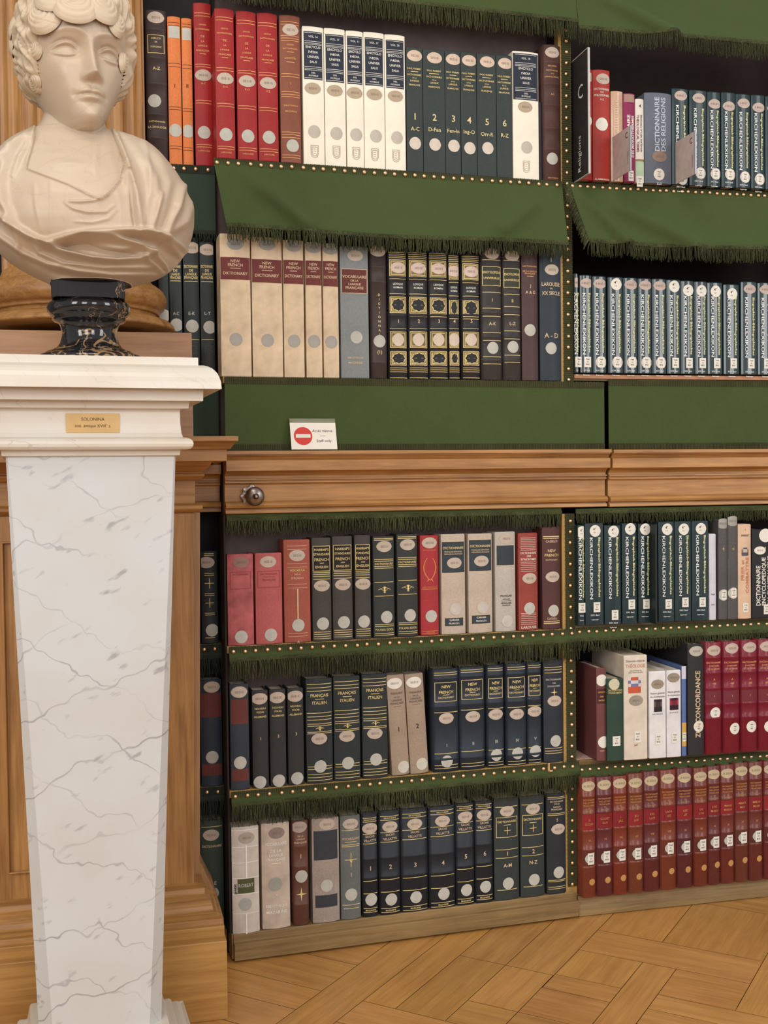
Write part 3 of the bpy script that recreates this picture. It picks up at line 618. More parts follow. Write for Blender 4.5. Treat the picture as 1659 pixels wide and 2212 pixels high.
# ---------------- upper row, left: jamb and door
T = (300, 0, 4.1475)
bk = mat((40, 34, 34), .6, 'paint')
book(T, WALL, .004, J1, 62, 255, 95, 'dark brown ribbed book, leftmost beside the fluted column', (66, 54, 52), [('O', 150, 165), ('F', 320, 485, None, .8), ('T', 352, 16, 'ARRUCTI'), ('T', 385, 14, 'DE'), ('T', 428, 16, 'TORGANC'), ('T', 620, 30, 'A-Z', None, .4), ('D', 140, 910), ('T', 1095, 16, 'DICTIONNAIRE'), ('T', 1145, 20, 'LA ZOOLOGIE')], group='books painted along the jamb', bands=(270, 525, 755, 1030, 1240))
for i, (a, b, dy, s) in enumerate(((262, 382, 0, 'I'), (387, 482, 14, 'II'))):
    book(T, WALL, .004, J1, a, b, 150+dy, 'slim orange book numbered %s beside the tall red dictionaries' % s, (212, 120, 62), [('B', 240+dy*1.2, 345+dy*1.2, DISC, .86)]+[('L', y+dy, bk, .9, .0009) for y in (207, 232, 572, 602, 962, 985, 1312, 1336)]+[('T', 775, 34, s, bk, .3), ('D', (a+b)/2+6, 1172+dy*.5)], group='slim orange books', kind='cloth')
GR = ['GRAND', 'DICTIONNAIRE', 'DE', 'LA', 'LANGUE', 'FRANÇAISE']
def grand(x0, x1, yt, dy, rng_, pl, zb, lab, col=(156, 36, 36), off=DB):
    els = [('L', 125+dy, G2), ('L', 152+dy, G2), ('L', 583+dy*.85, G2), ('L', 606+dy*.85, G2), ('L', 905+dy*.75, G2), ('L', 930+dy*.75, G2), ('L', 1300+dy*.45, G2), ('L', 1322+dy*.45, G2), ('L', 490+dy*.9, G2, .35)]
    for y, h, s in zip((230, 270, 335, 378, 418, 462), (15, 16, 22, 20, 17, 18), GR): els.append(('T', y+dy*.95, h, s, G2, .8))
    els += [('O', (x0+x1)/2, 680+dy*.8), ('T', 755+dy*.8, 20, rng_, G2, .5), ('D', (x0+x1)/2+8, 1192+dy*.5), ('T', 1356+dy*.4, 17, 'LAROUSSE', G2)]
    book(T, pl, off, zb, x0, x1, yt, lab, col, els, group='tall red dictionaries', kind='cloth')
grand(497, 656, 30, 0, 'A-C', WALL, J1, 'tall red dictionary A-C, tallest of the set', off=.004)
grand(685, 858, 80, 38, 'D-G', DOOR, Z1, 'tall red dictionary D-G, second volume of the red set')
grand(877, 1057, 105, 68, 'K-O', DOOR, Z1, 'tall red dictionary K-O, third volume of the red set')
grand(1064, 1247, 122, 90, 'P-Z', DOOR, Z1, 'tall red dictionary P-Z, last volume of the red set')
book(T, DOOR, DB, Z1, 1264, 1450, 142, 'brown volume numbered 1 between the red dictionaries and the white encyclopaedias', (132, 76, 56), [('L', y, G2) for y in (205, 228, 330, 352, 372, 670, 695, 830, 853, 875, 1190, 1213, 1238, 1395, 1418)]+[('O', 1355, 275), ('T', 410, 16, 'GRAND', G2, .5), ('T', 445, 16, 'DICTIONNAIRE', G2), ('L', 475, G2, .35), ('T', 530, 18, 'UNIVERSEL', G2), ('L', 565, G2, .4), ('T', 755, 34, '1', G2), ('T', 955, 16, 'BIBLIOTHEQUE', G2), ('T', 1005, 18, 'MAZARINE', G2), ('D', 1375, 1312)], kind='leather')
T = (640, 0, 5.184); NAVY = mat((34, 40, 56), .5, 'paint'); EOV = mat((176, 158, 134), .7, 'paper'); EDI = mat((188, 180, 168), .7, 'paper')
def ency(x0, x1, yt, ly, lb, ox, oy, dy, ex, ey, vol, lab, big=1.0, xw=.88):
    s = (lb-ly)/535.; Y = lambda y: ly+(y-360)*s
    els = [('B', ly, lb, NAVY, xw)]+[('L', Y(y), WHT, .82, .0009) for y in (374, 470, 490, 505, 755, 775, 792, 880)]
    for y, h, t in ((418, 26, vol), (535, 32, 'ENCYCLO'), (590, 30, 'PÆDIA'), (645, 32, 'UNIVER'), (700, 30, 'SALIS'), (822, 20, 'DEIL'), (856, 20, 'PHYSIQUE')): els.append(('T', Y(y), h*big, t, WHT, .7))
    els += [('O', ox, oy, EOV), ('D', ox+18, dy, EDI), ('E', ex, ey, 82, 135)]
    book(T, DOOR, DB, Z1, x0, x1, yt, lab, (238, 230, 212), els, group='white encyclopaedia volumes', kind='paint', var=.05, bulge=.003)
V5 = [(72, 312, 300, 360, 895, 182, 995, 1478, 203, 1700, 'VOL. 16'), (316, 553, 322, 392, 925, 430, 1020, 1498, 448, 1708, 'VOL. 17'), (560, 755, 348, 412, 948, 652, 1045, 1512, 668, 1722, 'VOL. 11'), (757, 990, 365, 430, 965, 872, 1062, 1528, 877, 1738, 'VOL. 17'), (993, 1222, 392, 455, 995, 1108, 1082, 1545, 1113, 1752, 'VOL. 20')]
for i, v in enumerate(V5): ency(*v, lab='white encyclopaedia with navy title block, %s from left in the row of five' % ords(i))
T = (900, 0, 4.608)
PR = [(-103, 62, 470, -22, 558, 1163, 'A-C', 1429, 1), (64, 284, 490, 175, 580, 1172, 'D-Fen', 1442, 2), (285, 438, 505, 363, 595, 1185, 'Fen-In', 1455, 3), (440, 598, 520, 522, 607, 1200, 'Ing-O', 1478, 4), (600, 793, 535, 700, 620, 1218, 'Orr-R', 1478, 5), (795, 948, 548, 880, 636, 1230, 'R-Z', None, 6)]
for a, b, yt, ox, oy, ny, s, dy, n in PR:
    els = [('O', ox, oy, mat((206, 184, 164), .7, 'paper')), ('T', oy+130, 20, 'PAUL ROBERT'), ('L', oy+158, None, .45), ('T', oy+190, 20, 'DICTIONNAIRE'), ('T', oy+222, 14, 'DE LA', None, .5), ('T', oy+250, 20, 'LANGUE', None, .7), ('T', oy+293, 20, 'FRANÇAISE'), ('T', ny, 78, str(n), mat((222, 204, 150), .5, 'paint')), ('T', ny+122, 46, s, mat((222, 204, 150), .5, 'paint'), .8)]
    if dy: els.append(('D', ox+6, dy, mat((208, 196, 182), .7, 'paper'), 1.0))
    book(T, DOOR, DB, Z1, a, b, yt, 'dark green dictionary with large gilt numeral %d, %s' % (n, s), (50, 58, 56), els, group='dark green numbered dictionaries', kind='cloth', bulge=.002)
T = (640, 0, 5.184)
ency((1107.5-640)*5.184, (1163.5-640)*5.184, 112*5.184, 117*5.184, 217*5.184, (1133.5-640)*5.184, 232*5.184, 319*5.184, (1136-640)*5.184, 361*5.184, 'VOL. 18', 'white encyclopaedia with navy title block VOL. 18, standing apart on the right', 1.05, .97)
T = (900, 0, 4.608)
book(T, DOOR, DB+.006, Z1, 1214, 1256, 1010, 'thin black book standing for the shadow sliver between white encyclopaedia and brown volume', (34, 30, 34), [], kind='cloth', depth=.045)  # black book added for a dark sliver of shadow beside the encyclopaedia
book(T, DOOR, DB, Z1, 1258, 1432, 450, 'dark brown ribbed book A-L beside the nailed edging on the upper shelf', (82, 58, 52), [('O', 1343, 530), ('D', 1343, 1585), ('T', 665, 20, 'NOUVEAU', G2, .5), ('T', 710, 16, 'DICTIONNAIRE', G2), ('T', 742, 12, 'DE LA', G2, .3), ('T', 775, 18, 'LANGUE, FRANÇ.', G2), ('T', 945, 22, 'A-L', G2, .3), ('T', 1778, 14, 'BIBLIOTHEQUE', G2)], bands=(625, 840, 1050, 1280, 1490))
# ---------------- second row: jamb and door
T = (0, 300, 3.456)
for i, (a, b, yt, tx, ly, vol, dx_, dy) in enumerate(((1185, 1262, 730, None, None, None, None, 1320), (1265, 1360, 720, 'X', 1062, 'A-C', 1318, 1390), (1370, 1490, 735, 'X', 1066, 'E-K', 1435, 1400), (1495, 1602, 765, 'X', 1068, 'L-T', 1565, 1408))):
    els = [('D', (a+b)/2, dy)] if tx is None else [('T', 955, 22, 'DICTIONNAIRE'), ('T', 985, 20, 'DE', None, .4), ('T', 1012, 22, 'LANGUE', None, .7), ('T', 1040, 22, 'FRANÇAISE'), ('L', ly, None, .85, .0014), ('T', 1305, 26, vol, DISC, .5), ('D', dx_, dy), ('O', (a+b)/2, 785+15*i), ('L', 1500, None), ('F', 1545, 1605, mat((70, 72, 70), .5, 'paint'), .5)]
    book(T, WALL, .004, J2, a, b, yt, ('plain dark book touching the column base in the shadowed jamb', 'dark green dictionary A-C half hidden by the bust', 'dark green dictionary E-K between bust and cream dictionaries', 'dark green dictionary L-T beside the first cream dictionary')[i], (46, 52, 52), els, group='books painted along the jamb', kind='cloth')
T = (300, 330, 3.318); MAR = mat((108, 48, 46), .6, 'paint'); GOV = mat((158, 156, 150), .75, 'paper'); LTX = mat((214, 186, 150), .5, 'paint')
for i, (a, b, yt, oy, dy) in enumerate(((584, 803, 582, 655, 1338), (810, 1030, 605, 660, 1345), (1036, 1184, 625, 670, 1350), (1195, 1312, 640, 680, 1352), (1320, 1432, 650, 690, 1357))):
    y0, y1 = (750, 912) if i == 0 else (762+4*i, 925+9*i)
    els = [('O', (a+b)/2-4, oy, GOV), ('B', y0, y1, MAR, .98), ('T', y0+28, 24, 'NEW', LTX, .5), ('T', y0+56, 24, 'FRENCH', LTX, .7), ('L', y0+80, LTX, .35), ('T', y0+116, 24, 'DICTIONARY', LTX), ('D', (a+b)/2+2, dy, mat((166, 162, 154), .75, 'paper'), 1.0), ('L', y0, LTX, .98, .0008), ('L', y1, LTX, .98, .0008)]
    book(T, DOOR, DB, Z2, a, b, yt, 'cream parchment dictionary with maroon title band, %s from left' % ords(i) + (', widest and stained' if i == 0 else ''), (216, 192, 160), els, group='cream dictionaries with maroon bands', kind='parchment', var=.16, bulge=.003)
GB = (128, 132, 132)
T = (730, 500, 3.253)
book(T, DOOR, DB, Z2, 17, 216, 105, 'grey blue book with maroon panel lettered vocabulaire', GB, [('O', 118, 172), ('B', 265, 435, mat((100, 50, 44), .6, 'paint'), .92), ('F', 265, 437, LTX, .93), ('T', 320, 24, 'VOCABULAIRE', LTX), ('T', 348, 18, 'DE LA', LTX, .4), ('T', 372, 20, 'LANGUE', LTX, .5), ('T', 400, 22, 'FRANÇAISE', LTX, .8), ('D', 128, 745), ('T', 890, 14, 'BIBLIOTHEQUE', LTX), ('T', 924, 18, 'MAZARINE', LTX)], kind='cloth', bulge=.003)
book(T, DOOR, DB, Z2, 230, 342, 90, 'slim dark brown book with vertical gilt title and ringed numeral', (68, 56, 54), [('O', 278, 140), ('D', 290, 773), ('T', 852, 28, '(1)')]+[('T', 448+31*i, 20, ch, None, .3) for i, ch in enumerate('DICTIONNAIRE'[:10])], bands=(250, 355, 920))
for i, (a, b, n) in enumerate(((355, 485, '1'), (493, 631, '2'), (638, 770, '3'), (776, 853, '4'), (869, 995, '5'))):
    d = 12*(i > 2)+4*i; c = (a+b)/2
    els = [('L', y+d, None, .95) for y in (150, 163, 176, 188)]+[('R', 200+d, 318+d, 1), ('O', c, 257+d, None or mat((206, 184, 170), .7, 'paper')), ('L', 335+d), ('T', 372+d, 16, 'LEXIQUE', WHT, .6), ('T', 396+d, 16, 'ROMAN', WHT, .6), ('L', 440+d*.6), ('R', 460+d*.6, 575+d), ('L', 595+d*.8), ('T', 633, 30, n, LTX, .4), ('L', 685), ('R', 703+i, 820, 1), ('D', c, 762, mat((206, 190, 172), .7, 'paper')), ('R', 843, 942)]+[('L', y, None, .95) for y in (960, 974, 988, 1030)]
    book(T, DOOR, DB, Z2, a, b, 130+d, 'black volume with gilt lozenge panels numbered %s' % n, (44, 44, 46), els, group='gilt lozenge volumes', bands=(325+d, 450+d, 590, 695))
for i, (a, b, n, r_) in enumerate(((1006, 1150, 'I', 'A-K'), (1158, 1283, 'II', 'L-Z'))):
    d = 14*i; els = [('O', (a+b)/2, 160+d), ('L', 203+d*.3), ('B', 250+d, 382+d, mat((58, 60, 48), .6, 'paint'), .88), ('F', 248+d, 384+d, None, .92), ('T', 290+d, 20, 'ENCYCLOPEDIE'), ('T', 330+d, 18, 'UNIVERSELLE'), ('T', 485+d*.4, 28, n, None, .3), ('T', 650, 28, r_, LTX, .5), ('D', (a+b)/2+5, 820-d*.5)]+[('L', y-d*.8*(y > 500)+d*(y < 500)) for y in (430, 542, 598, 712, 768, 882, 932)]
    book(T, DOOR, DB, Z2, a, b, 110, 'dark brown encyclopaedia volume %s, %s, with gilt rules' % (n, r_), (62, 58, 56), els, group='dark brown encyclopaedia pair', bands=(570, 740, 905))
book(T, DOOR, DB, Z2, 1290, 1405, 105, 'slim reddish brown book A-G beside the navy last volume', (76, 54, 52), [('T', 150, 40, 'A', DISC, .4), ('T', 248, 14, 'DICTIONNAIRE', G2), ('T', 283, 14, 'DE LA LANGUE', G2), ('T', 300, 14, 'FRANÇAISE', G2, .7), ('L', 318, G2, .4), ('T', 388, 26, 'J', LTX, .3), ('T', 430, 26, 'A & G', LTX, .6), ('D', 1346, 695)], kind='cloth')
book(T, DOOR, DB, Z2, 1417, 1568, 100, 'dark navy encyclopaedia A-D beside the nailed edging, second shelf', (44, 52, 60), [('T', 203, 36, '1', LTX), ('O', 1497, 272), ('T', 374, 34, 'LAROUSSE', LTX, .84), ('T', 405, 14, 'DU', LTX, .3), ('T', 437, 32, 'XX SIECLE', LTX, .84), ('T', 733, 42, 'A - D', LTX, .65), ('D', 1492, 823)], kind='cloth')
# ---------------- fourth row
T = (420, 1090, 3.858); RL = mat((150, 66, 66), .6, 'paint'); PK = (180, 92, 90)
book(T, WALL, .004, J4, 56, 195, 385, 'dark jamb book with two gilt crosses', (42, 46, 48), [('L', y, None, .6) for y in (408, 422, 572, 588, 740, 755, 903, 918)]+[('O', 98, 482), ('+', 655, 80), ('+', 818, 75), ('D', 147, 1045), ('L', 1108, None, .6)], group='books painted along the jamb')
book(T, DOOR, DB, Z4, 274, 494, 410, 'worn pink book, first on the shelf below the knob, top corner frayed', (176, 92, 92), [('O', 385, 480, mat((150, 116, 108), .8, 'paper')), ('F', 558, 702, RL, .8), ('T', 580, 16, 'DICTIONNAIRE', RL), ('L', 1080, RL, .0), ('D', 388, 1100)], kind='worn', var=.3)
book(T, DOOR, DB, Z4, 508, 732, 402, 'pink book with dark red title frame, second on the shelf below the knob', PK, [('O', 611, 475), ('F', 550, 690, RL, .86), ('T', 575, 17, 'DICTIONNAIRE', RL), ('L', 600, RL, .45), ('T', 627, 20, 'FRANÇAIS', RL, .6), ('D', 634, 1083)], kind='cloth')
book(T, DOOR, DB, Z4, 745, 966, 290, 'brick red vocabulary with pale lettering and central vertical line', (160, 84, 68), [('L', y, LTX, .75, .0008) for y in (343, 372, 490, 520, 662, 692, 1070, 1095)]+[('O', 852, 423), ('T', 546, 20, 'VOCABULA'), ('T', 580, 16, 'DELLA', LTX, .4), ('T', 612, 20, 'ITALIANO', LTX, .75), ('V', 857, 700, 950, 'l', 10, -1, LTX), ('D', 862, 1003), ('T', 1140, 24, 'A', LTX)], kind='cloth')
for i, (a, b, yt, d) in enumerate(((980, 1140, 275, 0), (1150, 1318, 262, -8), (1336, 1470, 252, -12))):
    c = (a+b)/2; els = [('B', 345+d, 552+d, bk, .9), ('F', 343+d, 554+d, None, .92), ('T', 375+d, 24, 'HARRAP\'S'), ('T', 413+d, 22, 'STANDARD'), ('T', 458+d, 28, 'FRENCH'), ('T', 488+d, 14, 'AND', None, .4), ('T', 519+d, 24, 'ENGLISH'), ('O', c, 675+d*1.2), ('D', c+8, 990+d*1.4)]+[('L', y+d) for y in (565, 580, 597, 620)]+[('L', y+d*2) for y in (1060, 1078, 1097, 1115)]
    book(T, DOOR, DB, Z4, a, b, yt, 'charcoal French and English dictionary with black gilt-framed title, %s of three' % ords(i), (70, 66, 62), els, group='charcoal French and English dictionaries', kind='cloth')
def gool(T, a, b, yt, d, lab):
    c = (a+b)/2; book(T, DOOR, DB, Z4, a, b, yt, lab, (52, 56, 54), [('L', y+d) for y in (282, 295, 455, 470, 513, 528, 645, 760, 997, 1012, 1070, 1085)]+[('O', c-2, 348+d), ('T', 492+d, 20, 'DICTIONNAIRE'), ('W', 708+d, 110), ('D', c+20, 935+d), ('T', 1040+d, 22, 'P.R.VAN GOOL')], group='dark green Dutch dictionaries', kind='cloth')
gool(T, 1489, 1667, 262, 0, 'dark green book with gilt scroll ornament, left one of the pair')
T = (830, 1090, 3.858)
gool(T, 105, 279, 245, -15, 'dark green book with gilt scroll ornament, right one of the pair')
RG = mat((206, 130, 70), .45, 'paint')
book(T, DOOR, DB, Z4, 301, 452, 255, 'small crimson book with gilt laurel wreath', (166, 50, 56), [('O', 373, 318), ('T', 380, 14, 'DICTIONNAIRE', RG), ('C', 445, 630), ('T', 690, 16, 'BIBLIOTHEQUE', RG), ('L', 703, RG), ('D', 388, 928), ('T', 1062, 14, 'LAROUSSE', RG), ('L', 1052, RG), ('L', 1073, RG)], kind='cloth')
SLT = mat((52, 62, 68), .6, 'paint')
for i, (a, b, yt, d) in enumerate(((474, 675, 245, 0), (700, 900, 240, -16))):
    c = (a+b)/2
    book(T, DOOR, DB, Z4, a, b, yt, 'pale beige Spanish dictionary with dark slate title block, %s one' % ('left', 'right')[i], (190, 174, 158), [('B', 310+d, 565+d*.9, SLT, .94), ('L', 303+d, LTX, .9), ('L', 571+d, LTX, .9), ('T', 360+d, 24, 'DICTIONNAIRE'), ('T', 393+d, 14, 'FRANÇAIS-ESPAGNOL', LTX), ('T', 412+d, 14, 'ESPAGNOL-FRANÇAIS', LTX), ('O', c+4, 485+d), ('D', c+14, 868+d*.8, mat((196, 188, 178), .7, 'paper')), ('B', 940+d*1.4, 1012+d*1.3, SLT, .8), ('F', 938+d*1.4, 1014+d*1.3, LTX, .82), ('T', 960+d*1.4, 18, 'GARNIER', WHT, .6), ('T', 988+d*1.4, 18, 'FRANCE S.', WHT, .6)], group='pale Spanish dictionaries', kind='cloth')
book(T, DOOR, DB, Z4, 923, 1093, 225, 'pale grey book with blank dark slate block, seen near the row end', (184, 176, 166), [('O', 1012, 283), ('B', 340, 503, SLT, .86), ('L', 508, LTX, .86), ('D', 1020, 968, mat((196, 190, 180), .7, 'paper')), ('T', 760, 20, 'FRANÇAIS', BLK, .6), ('T', 785, 14, 'ANGLAIS', BLK, .5), ('L', 800, BLK, .5, .0007), ('T', 818, 20, 'ANGLAIS', BLK, .6), ('T', 838, 14, 'FRANÇAIS', BLK, .6)], kind='cloth')
book(T, DOOR, DB, Z4, 1117, 1279, 235, 'brick red synonym dictionary banded with pale horizontal stripes', (148, 66, 56), [('L', y, WHT, .8, .0008) for y in (277, 291, 305, 319, 334, 348, 363, 377, 478, 492, 506, 521, 537, 553, 905, 918, 932, 946, 962, 978, 994)]+[('T', 402, 22, 'DICTIONNAIRE', WHT, .8), ('T', 428, 20, 'DES', WHT, .3), ('T', 455, 22, 'SYNONYMES', WHT, .8), ('O', 1205, 613), ('D', 1205, 862), ('T', 1020, 26, 'LAROUSSE', WHT, .8)], kind='cloth')
book(T, DOOR, DB, Z4, 1315, 1466, 185, 'dark maroon French dictionary at the right end beside the edging', (84, 52, 50), [('L', 265, None, .9, .002), ('L', 280), ('T', 305, 22, "CASSELL'S", LTX, .75), ('T', 383, 28, 'NEW', None, .55), ('T', 420, 30, 'FRENCH', None, .8), ('T', 460, 16, 'DICTIONARY', LTX), ('O', 1398, 600), ('D', 1405, 882), ('T', 947, 22, 'CASSELL', LTX, .75), ('L', 970), ('L', 986, None, .9, .0025)], kind='cloth')
# ---------------- fifth row
T = (420, 1390, 3.858); RB = mat((104, 54, 50), .7, 'paint')
book(T, WALL, .004, J5, 52, 232, 300, 'blue jamb book with red brown panels, standing in shadow', (46, 56, 68), [('O', 143, 360), ('B', 410, 612, RB, .95), ('D', 147, 943), ('B', 1000, 1098, RB, .95)], group='books painted along the jamb', kind='cloth')
book(T, DOOR, DB, Z5, 297, 457, 335, 'dark blue book with red brown panels, first on its shelf', (52, 58, 68), [('O', 371, 402), ('B', 462, 668, RB, .9), ('D', 380, 990), ('B', 1045, 1142, RB, .9)], kind='cloth')
for i, (a, b, yt, oy, ny, dx_, dy) in enumerate(((482, 617, 388, 458, 790, 545, 1153), (629, 764, 378, 448, 768, 703, 1140), (778, 912, 370, 437, 750, 855, 1120))):
    book(T, DOOR, DB, Z5, a, b, yt, 'slim black book with small gilt numeral %d' % (i+1), (52, 52, 52), [('O', (a+b)/2-8, oy), ('T', oy+82, 18, 'NOUVEAU', None, .7), ('T', oy+112, 18, 'VOCAB.', None, .5), ('T', oy+150, 18, 'ALLEMAND', None, .8), ('T', ny, 28, str(i+1)), ('D', dx_, dy)], group='slim black numbered books', kind='cloth')
for i, (a, b, yt, d) in enumerate(((930, 1152, 290, 0), (1160, 1382, 270, -22), (1397, 1610, 250, -45))):
    c = (a+b)/2
    els = [('L', y+d, None, .92) for y in (335, 365, 392, 575, 605, 632, 665, 682, 732, 745, 1020, 1042, 1085, 1110, 1135)]+[('T', 432+d, 30, 'FRANÇAIS', None, .68), ('L', 460+d, None, .35), ('T', 490+d, 30, 'ITALIEN', None, .6), ('W', 705+d, 70), ('O', c-4, 790+d), ('D', c+5, 1020+d*1.3)]
    book(T, DOOR, DB, Z5, a, b, yt, 'black French to Italian dictionary with gilt rules, %s of three' % ords(i), (46, 52, 54), els, group='black French to Italian dictionaries', kind='leather')
T = (830, 1390, 3.858); TI = mat((104, 88, 80), .6, 'paint')
for i, (a, b, yt, x2) in enumerate(((61, 208, 255, 140), (214, 367, 245, 296))):
    book(T, DOOR, DB, Z5, a, b, yt, 'leaning tan thesaurus with dark numeral %d' % (i+1), (162, 142, 124), [('O', a+60+8*(i == 1), 326-10*i, WHT), ('T', 408-10*i, 20, 'THESAURUS', TI, .7), ('T', 440-14*i, 16, 'DE LA', TI, .5), ('T', 466-16*i, 20, 'LANGUE', TI, .6), ('T', 494-18*i, 20, 'FRANÇAISE', TI, .8), ('L', 518-18*i, TI, .45, .0008), ('T', 708-28*i, 46, str(i+1), BLK), ('D', a+100, 1025-25*i, mat((204, 200, 186), .7, 'paper'))], group='leaning tan thesaurus volumes', kind='cloth', lean=-.052, zlift=.0014)
NF = [(402, 621, 205, 620, 'I', 845, 978, 0), (626, 838, 188, 605, 'II', 828, None, -22), (855, 997, 175, 588, 'III', 812, 925, -32), (1016, 1184, 160, 585, 'IV', 802, 910, -42), (1192, 1310, 150, 563, 'V', 788, 893, -55)]
for i, (a, b, yt, oy, n, ny, dy, d) in enumerate(NF):
    c = (a+b)/2; els = [('L', 240+d*1.1), ('L', 258+d*1.1), ('F', 320+d, 482+d*.9, None, .86), ('T', 357+d, 30, 'NEW', None, .45), ('T', 402+d, 30, 'FRENCH', None, .7), ('L', 425+d, None, .25), ('T', 447+d, 20, 'DICTIONARY', None, .72), ('L', 570+d), ('O', c, oy), ('T', ny, 32, n, DISC, .3), ('L', 912+d*.9), ('L', 1010+d*.8), ('L', 1035+d*.8)]
    if dy: els.append(('D', c+5, dy))
    book(T, DOOR, DB, Z5, a, b, yt, 'navy French dictionary with gilt title box numbered %s' % n, (42, 50, 60), els, group='navy French dictionaries in five volumes', bands=(290+d, 520+d, 960+d*.8))
book(T, DOOR, DB, Z5, 1326, 1490, 130, 'dark navy synonym book with gilt rules beside the edging, above the bracket', (46, 50, 58), [('L', y) for y in (195, 215, 240, 868, 890, 910)]+[('T', 297, 18, 'DICTIONNAIRE', DISC), ('T', 325, 16, 'DES', DISC, .3), ('T', 352, 18, 'SYNONYMES', DISC), ('*', 403, 70), ('O', 1413, 475), ('D', 1422, 808)], kind='cloth')
# ---------------- bottom row
T = (420, 1700, 3.858)
book(T, WALL, .004, J6, 52, 245, 270, 'dark green jamb dictionary beside the oak pedestal base, bottom row', (58, 68, 62), [('L', 325), ('O', 137, 395), ('T', 487, 22, 'DICTIONNAIRE', LTX), ('T', 795, 36, 'A-E', DISC, .5), ('D', 150, 880)], group='books painted along the jamb', kind='cloth')
WL = mat((232, 228, 220), .6, 'paint', var=.03)
book(T, DOOR, DB, Z6, 311, 541, 325, 'off white French dictionary with small green title label, bottom row', (200, 190, 180), [('L', y, WL, .98, .0014) for y in (352, 492, 622, 752, 885, 1045, 1205)]+[('O', 431, 418, mat((168, 158, 142), .7, 'paper')), ('V', 428, 475, 750, 'l', 12, -1, WL), ('V', 430, 1045, 1215, 'l', 12, -1, WL), ('B', 758, 878, mat((80, 84, 52), .6, 'paint'), .62), ('T', 812, 34, 'ROBERT', DISC, .55), ('V', 342, 795, 880, 'petit', 22, 1, BLK), ('D', 422, 970, mat((166, 164, 156), .8, 'paper'), 1.0)], kind='worn', var=.12)
book(T, DOOR, DB, Z6, 560, 796, 295, 'tall beige book with worn white vocabulary lettering, bottom row', (194, 178, 162), [('O', 682, 377, mat((140, 124, 116), .8, 'paper')), ('T', 468, 30, 'VOCABULAIRE', WL, .78), ('T', 525, 30, 'DE LA', WL, .4), ('T', 562, 26, 'LANGUE', WL, .55), ('T', 600, 26, 'FRANÇAISE', WL, .78), ('L', 630, WL, .35), ('D', 672, 803, mat((160, 158, 148), .8, 'paper'), 1.1), ('T', 892, 26, '•', WL), ('T', 985, 26, 'BIBLIOTHEQUE', WL, .78), ('T', 1035, 30, 'MAZARINE', WL, .78)], kind='worn', var=.16)
book(T, DOOR, DB, Z6, 818, 952, 275, 'brown book with gilt numeral 1 and four-pointed star', (102, 66, 54), [('O', 870, 330, mat((176, 158, 146), .7, 'paper')), ('T', 405, 16, 'DE LA', LTX, .4), ('T', 430, 16, 'LANGUE', LTX, .7), ('T', 460, 18, 'FRANÇAISE', LTX, .8), ('T', 572, 42, '1', LTX), ('D', 890, 740), ('*', 888, 95)], bands=(490, 660, 975))
book(T, DOOR, DB, Z6, 980, 1208, 255, 'grey beige book with two blank dark slate blocks, bottom row', (162, 148, 138), [('O', 1100, 305), ('B', 358, 600, mat((58, 60, 66), .6, 'paint'), .88), ('D', 1098, 815), ('B', 893, 995, mat((58, 60, 66), .6, 'paint'), .82)], kind='cloth', var=.14)
book(T, DOOR, DB, Z6, 1217, 1384, 232, 'slate grey vocabulary with gilt arrow ornament, bottom row', (104, 108, 106), [('O', 1297, 303), ('L', 355), ('T', 425, 24, 'VOCABULAIRE', LTX), ('L', 452, None, .6), ('L', 475), ('L', 490), ('+', 600, 120), ('T', 612, 40, 'V'), ('T', 680, 14, '•'), ('T', 725, 42, '1', LTX), ('D', 1303, 890), ('L', 975), ('L', 1005, None, .8)], kind='cloth')
T = (780, 1680, 3.456)
SA = [(7, 124, 250, 0, '1', 672, 905), (135, 292, 238, -15, '2', 657, 902), (297, 498, 222, -35, '3', 643, 885), (507, 702, 205, -58, '4', 628, 860), (707, 844, 185, -88, '5', 582, 833), (851, 983, 170, -102, '6', 560, 808)]
for a, b, yt, d, n, ny, dy in SA:
    c = (a+b)/2; els = [('L', y+d, None, .9) for y in (297, 325)]+[('T', 311+d, 12, 'BIBLIOTHEQUE'), ('O', c-2, 375+d), ('L', 417+d), ('T', 434+d, 20, 'SACHS', LTX, .6), ('T', 465+d, 22, 'VILLATTE', LTX, .8), ('L', 488+d), ('T', ny, 40, n, LTX), ('L', ny+95), ('L', ny+188), ('D', c+8, dy), ('L', dy+65), ('T', dy+80, 14, 'MAZARINE'), ('L', dy+95)]
    book(T, DOOR, DB, Z6, a, b, yt, 'black gilt-ruled dictionary with numeral %s, bottom row' % n, (40, 44, 50), els, group='black dictionaries in six volumes', bands=(ny-68, ny+72))
for i, (a, b, yt, d, n, r_) in enumerate(((992, 1178, 148, 0, '1', 'A-M'), (1188, 1368, 130, -18, '2', 'N-Z'))):
    c = (a+b)/2
    book(T, DOOR, DB, Z6, a, b, yt, 'dark slate dictionary %s with gilt cross in a frame, bottom row' % r_, (52, 58, 58), [('L', 212+d), ('O', c-1, 245+d), ('F', 288+d, 440+d*.9, None, .86), ('T', 322+d, 20, 'DICTIONNAIRE', None, .75), ('L', 347+d, None, .3), ('+', 388+d, 62), ('L', 530+d), ('T', 560+d, 40, n, LTX), ('L', 592+d), ('T', 648+d*1.3, 34, r_, LTX, .5), ('D', c+8, 782+d*1.5), ('L', 830+d*1.4, None, .8)], group='dark slate dictionary pair', kind='cloth')
